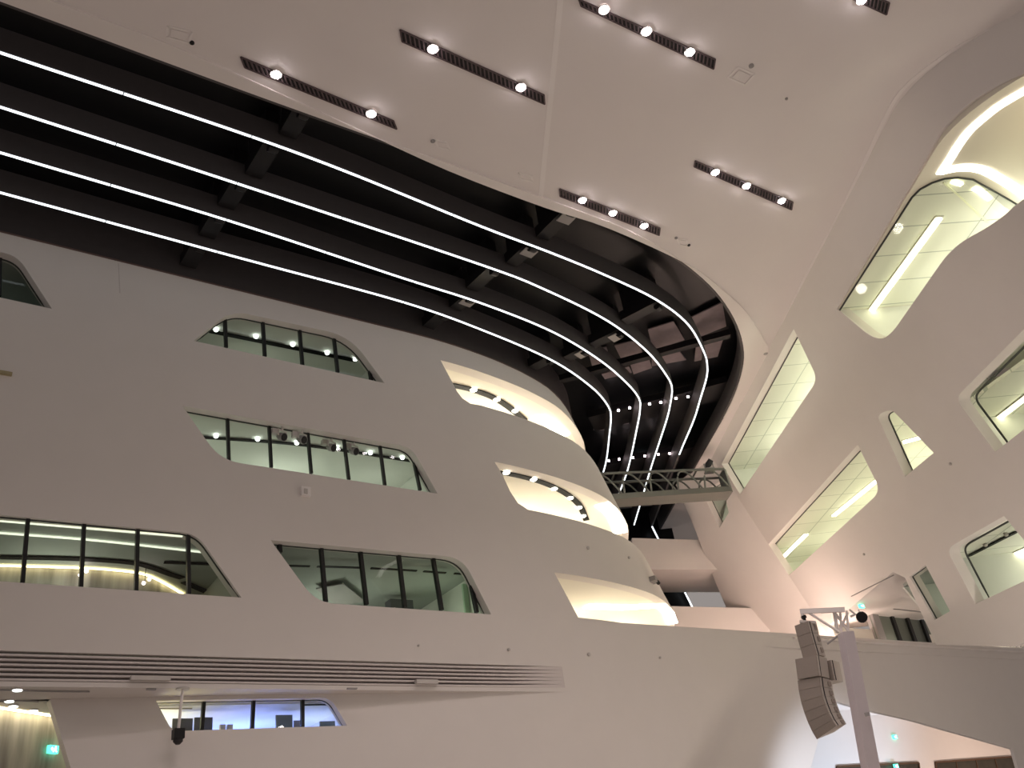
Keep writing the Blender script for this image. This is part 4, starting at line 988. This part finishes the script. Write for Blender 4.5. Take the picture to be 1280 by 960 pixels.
def column(path, wf, dp, nm):
    P = [M(p) for p in path]; fr_ = []
    for i in range(len(P)):
        t_ = P[min(i+1, len(P)-1)]-P[max(i-1, 0)]; t_ /= np.linalg.norm(t_)
        f_ = fr-t_*fr.dot(t_); f_ /= np.linalg.norm(f_); s_ = np.cross(t_, f_)
        if s_.dot(eM) < 0: s_ = -s_
        fr_.append((f_, s_))
    for i in range(len(P)-1):
        ring = lambda c, k, w0, w1, d0, d1: [c+k[1]*sx*(w0 if b_ > 0 else w1)/2+k[0]*(d0 if b_ > 0 else -d1)/2 for sx, b_ in ((-1, -1), (1, -1), (1, 1), (-1, 1))]
        A, B = P[i]*.985+P[i+1]*.015, P[i]*.015+P[i+1]*.985
        m = MB(); m.hexa(ring(A, fr_[i], wf, wf*.62, dp, dp)+ring(B, fr_[i+1], wf, wf*.62, dp, dp)); o_ = m.build(nm, SPK, rs)
        m = MB(); A2, B2 = A+fr_[i][0]*(dp/2+.012), B+fr_[i+1][0]*(dp/2+.012)
        m.hexa(ring(A2, fr_[i], wf*.95, wf*.95, .024, .02)+ring(B2, fr_[i+1], wf*.95, wf*.95, .024, .02)); m.build('grille', SPKG, o_)
        m = MB(); q0 = A+fr_[i][1]*wf*.47+fr_[i][0]*dp*.36; q1 = B+fr_[i+1][1]*wf*.47+fr_[i+1][0]*dp*.36
        m.bar(q0, q1, .03, .03, up=fr_[i][0]); m.build('seam', DARKM, o_)
        q0 = (A+B)/2+fr_[i][1]*wf*.385-fr_[i][0]*dp*.18; m = MB(); t_ = (B-A)/np.linalg.norm(B-A); m.box(q0, fr_[i][1]*.03, fr_[i][0]*dp*.1, t_*np.linalg.norm(B-A)*.22); m.build('handle', SPKG, o_)
column([(1008.5, 780), (1012, 794), (1016, 808), (1020, 822)], .46, .42, 'small_cabinet')
m = MB(); m.bar(M((1000, 778)), M((1020, 779)), .3, .06); m.build('rigging_frame', PALE, rs)
cab((1019.5, 823.5), (1023, 849), .72, .52, 'bass_cabinet', fw=.10)
cab((1032, 828), (1037, 853), .56, .44, 'side_cabinet', fw=-.1, sh=.30)
column([(1021, 850), (1022.5, 862), (1025, 874), (1028.5, 885), (1032.5, 895.5), (1037, 905), (1042, 913)], .72, .60, 'array_cabinet')

# =================================================================== FLOOR + outer walls out of frame
m = MB(); m.abox((-30, -14, -1.9), (64, 46, -1.6)); o = m.build('floor', FLOORM); tag(o, 'pale stone hall floor', 'floor', None, 'structure')

# =================================================================== LIGHTS
def rm(u, z, w, surf=RIGHT): return surf.map(u, z, w)
WARM = (1, .86, .62); CRM = (1, .93, .79); GRN = (1, .98, .84)
# left rooms (fill lights added low, hidden under the sills)
point('room_fill', (9.5, 26, 15.9), 20, (.95, 1, .88)); point('room_fill', (10.5, 26, 12.25), 42, (.93, 1, .90)); point('room_fill', (7.2, 25.5, 12.3), 14, (.93, 1, .9)); point('room_fill', (13.6, 25.5, 12.3), 16, (.93, 1, .9))
point('room_fill', (1.5, 26, 16.0), 5, (.9, 1, .9))
point('room_fill', (12.5, 27, 8.4), 48, (.95, 1, .88)); point('room_fill', (15.2, 25, 8.4), 16, (.85, 1, .75)); point('room_fill', (4, 25.5, 8.4), 42, (.95, 1, .85))
# unseen fill lights added in the balconies
for x, y, z, p in ((18.5, 26.5, 15.8, 240), (21.5, 28, 15.8, 240), (20, 26.6, 12.0, 115), (22.6, 27.2, 12.0, 115), (22, 27, 8.5, 70), (25.5, 28, 8.5, 80)):
    point('balcony_fill', (x, y, z), p, CRM)
# right rooms, unseen fill lights added low behind the glass
for u, z, p in ((29.0, zbB+.25, 210), (33, zbB+.25, 130), (37, zbB+.25, 140)): point('room_fill', rm(u, z, 3.0), p, GRN)
zq = min(p[1] for p in W_E)+.25
for u in (32, 36, 40.5): point('room_fill', rm(u, zq, 3.0), 95, (1, .96, .76))
point('room_fill', rm(27.9, min(p[1] for p in W_E)+.2, 2.5), 60, (1, .97, .8))
for u in (18.5, 23): point('room_fill', rm(u, min(p[1] for p in W_F)+.2, 3), 60, GRN)
for u in (27.5, 30): point('room_fill', rm(u, min(p[1] for p in W_G)+.2, 3), 45, (1, .98, .9))
point('room_fill', rm(33, min(p[1] for p in W_H)+.2, 2), 20, (.95, 1, .9))
for s_ in (23.5, 20.5): point('room_fill', SD*s_+SN*(float(right_h(s_, ZA))+4.0)+V((0,0,ZA-1.3)), 130, GRN)
point('balcony_fill', SD*15.5+SN*(float(right_h(15.5, ZA))+2.0)+V((0,0,ZA-1.6)), 60, (1, .9, .66))
point('room_fill', FACET.map(42.5, 15.4, 2), 40, GRN)
# blue office, unseen coloured fill lights added inside
point('office_fill', (6.6, 25.2, 4.75), 62, (1, .90, .46)); point('office_fill', (9.3, 26.4, 4.8), 60, (.17, .28, 1)); point('office_fill', (9.8, 26.2, 4.8), 32, (.17, .26, 1)); point('office_fill', (11.3, 25.4, 4.8), 10, (.9, 1, .8))
# unseen fill lights added behind the parapet and in the hall under the ramp
point('gallery_fill', (33.5, 25.5, 8.3), 260, (1, .74, .64)); [point('parapet_fill', (x_, 23.65, 8.25), 16, (1, .86, .72), .1) for x_ in (34, 38.5, 43, 48)]
point('gallery_fill', (30, 27, 8.3), 160, (1, .76, .68)); point('gallery_fill', (37, 26, 8.3), 240, (1, .78, .68))
spot('hall_fill', (42.6, 26.5, -.5), (42.6, 31.5, 5.4), 2700, (.66, .80, 1), 100, .8, .3)
spot('hall_fill', (50, 26.5, -.5), (50, 31.5, 4.8), 1300, (1, .80, .68), 120, .8, .3); spot('hall_fill', (57, 26.5, -.5), (57, 31.5, 4.6), 1300, (1, .76, .62), 120, .8, .3)
spot('band_fill', (37, 13.5, -1), (42, 22.8, 5.8), 250, (1, .88, .80), 80, 1.0, .5)  # fill spot added out of view to lighten the ramp band
point('wall_fill', (28.5, 12, -.8), 780, (1, .90, .80), .8)  # unseen fill light added to lift wall and ceiling brightness
spot('base_fill', (28.6, 19.0, -1), (30.8, 23.3, 2.0), 2300, (.78, .86, 1), 50, 1.0, .4)  # cool fill spot added out of view for the base wall

# world: even warm ambient from the open rest of the hall
w = bpy.data.worlds.new('hall_ambient'); SC.world = w; w.use_nodes = True
w.node_tree.nodes['Background'].inputs['Color'].default_value = (1, .90, .85, 1)
w.node_tree.nodes['Background'].inputs['Strength'].default_value = .30

# lift everything so the hall floor is at z = 0
LIFT = 1.6
for o in bpy.data.objects:
    if o.parent is None: o.location.z += LIFT
# =================================================================== CAMERA
cam = bpy.data.cameras.new('camera'); cam.sensor_width = 36; cam.lens = F_PX/1280*36; cam.clip_end = 300
co = bpy.data.objects.new('camera', cam); COL.objects.link(co)
Mx = Matrix([[RW[i][0], -RW[i][1], -RW[i][2]] for i in range(3)]).to_4x4(); Mx.translation = Vector((0, 0, LIFT))
co.matrix_world = Mx; SC.camera = co
vs_ = SC.view_settings; SC.display_settings.display_device = 'sRGB'
vs_.view_transform = 'Standard'; vs_.look = 'None'; vs_.gamma = 1; vs_.use_curve_mapping = False; vs_.exposure = 0.0
SC.cycles.use_denoising = True
SC.cycles.max_bounces = 8; SC.cycles.diffuse_bounces = 5; SC.cycles.transparent_max_bounces = 12; SC.cycles.sample_clamp_indirect = 6
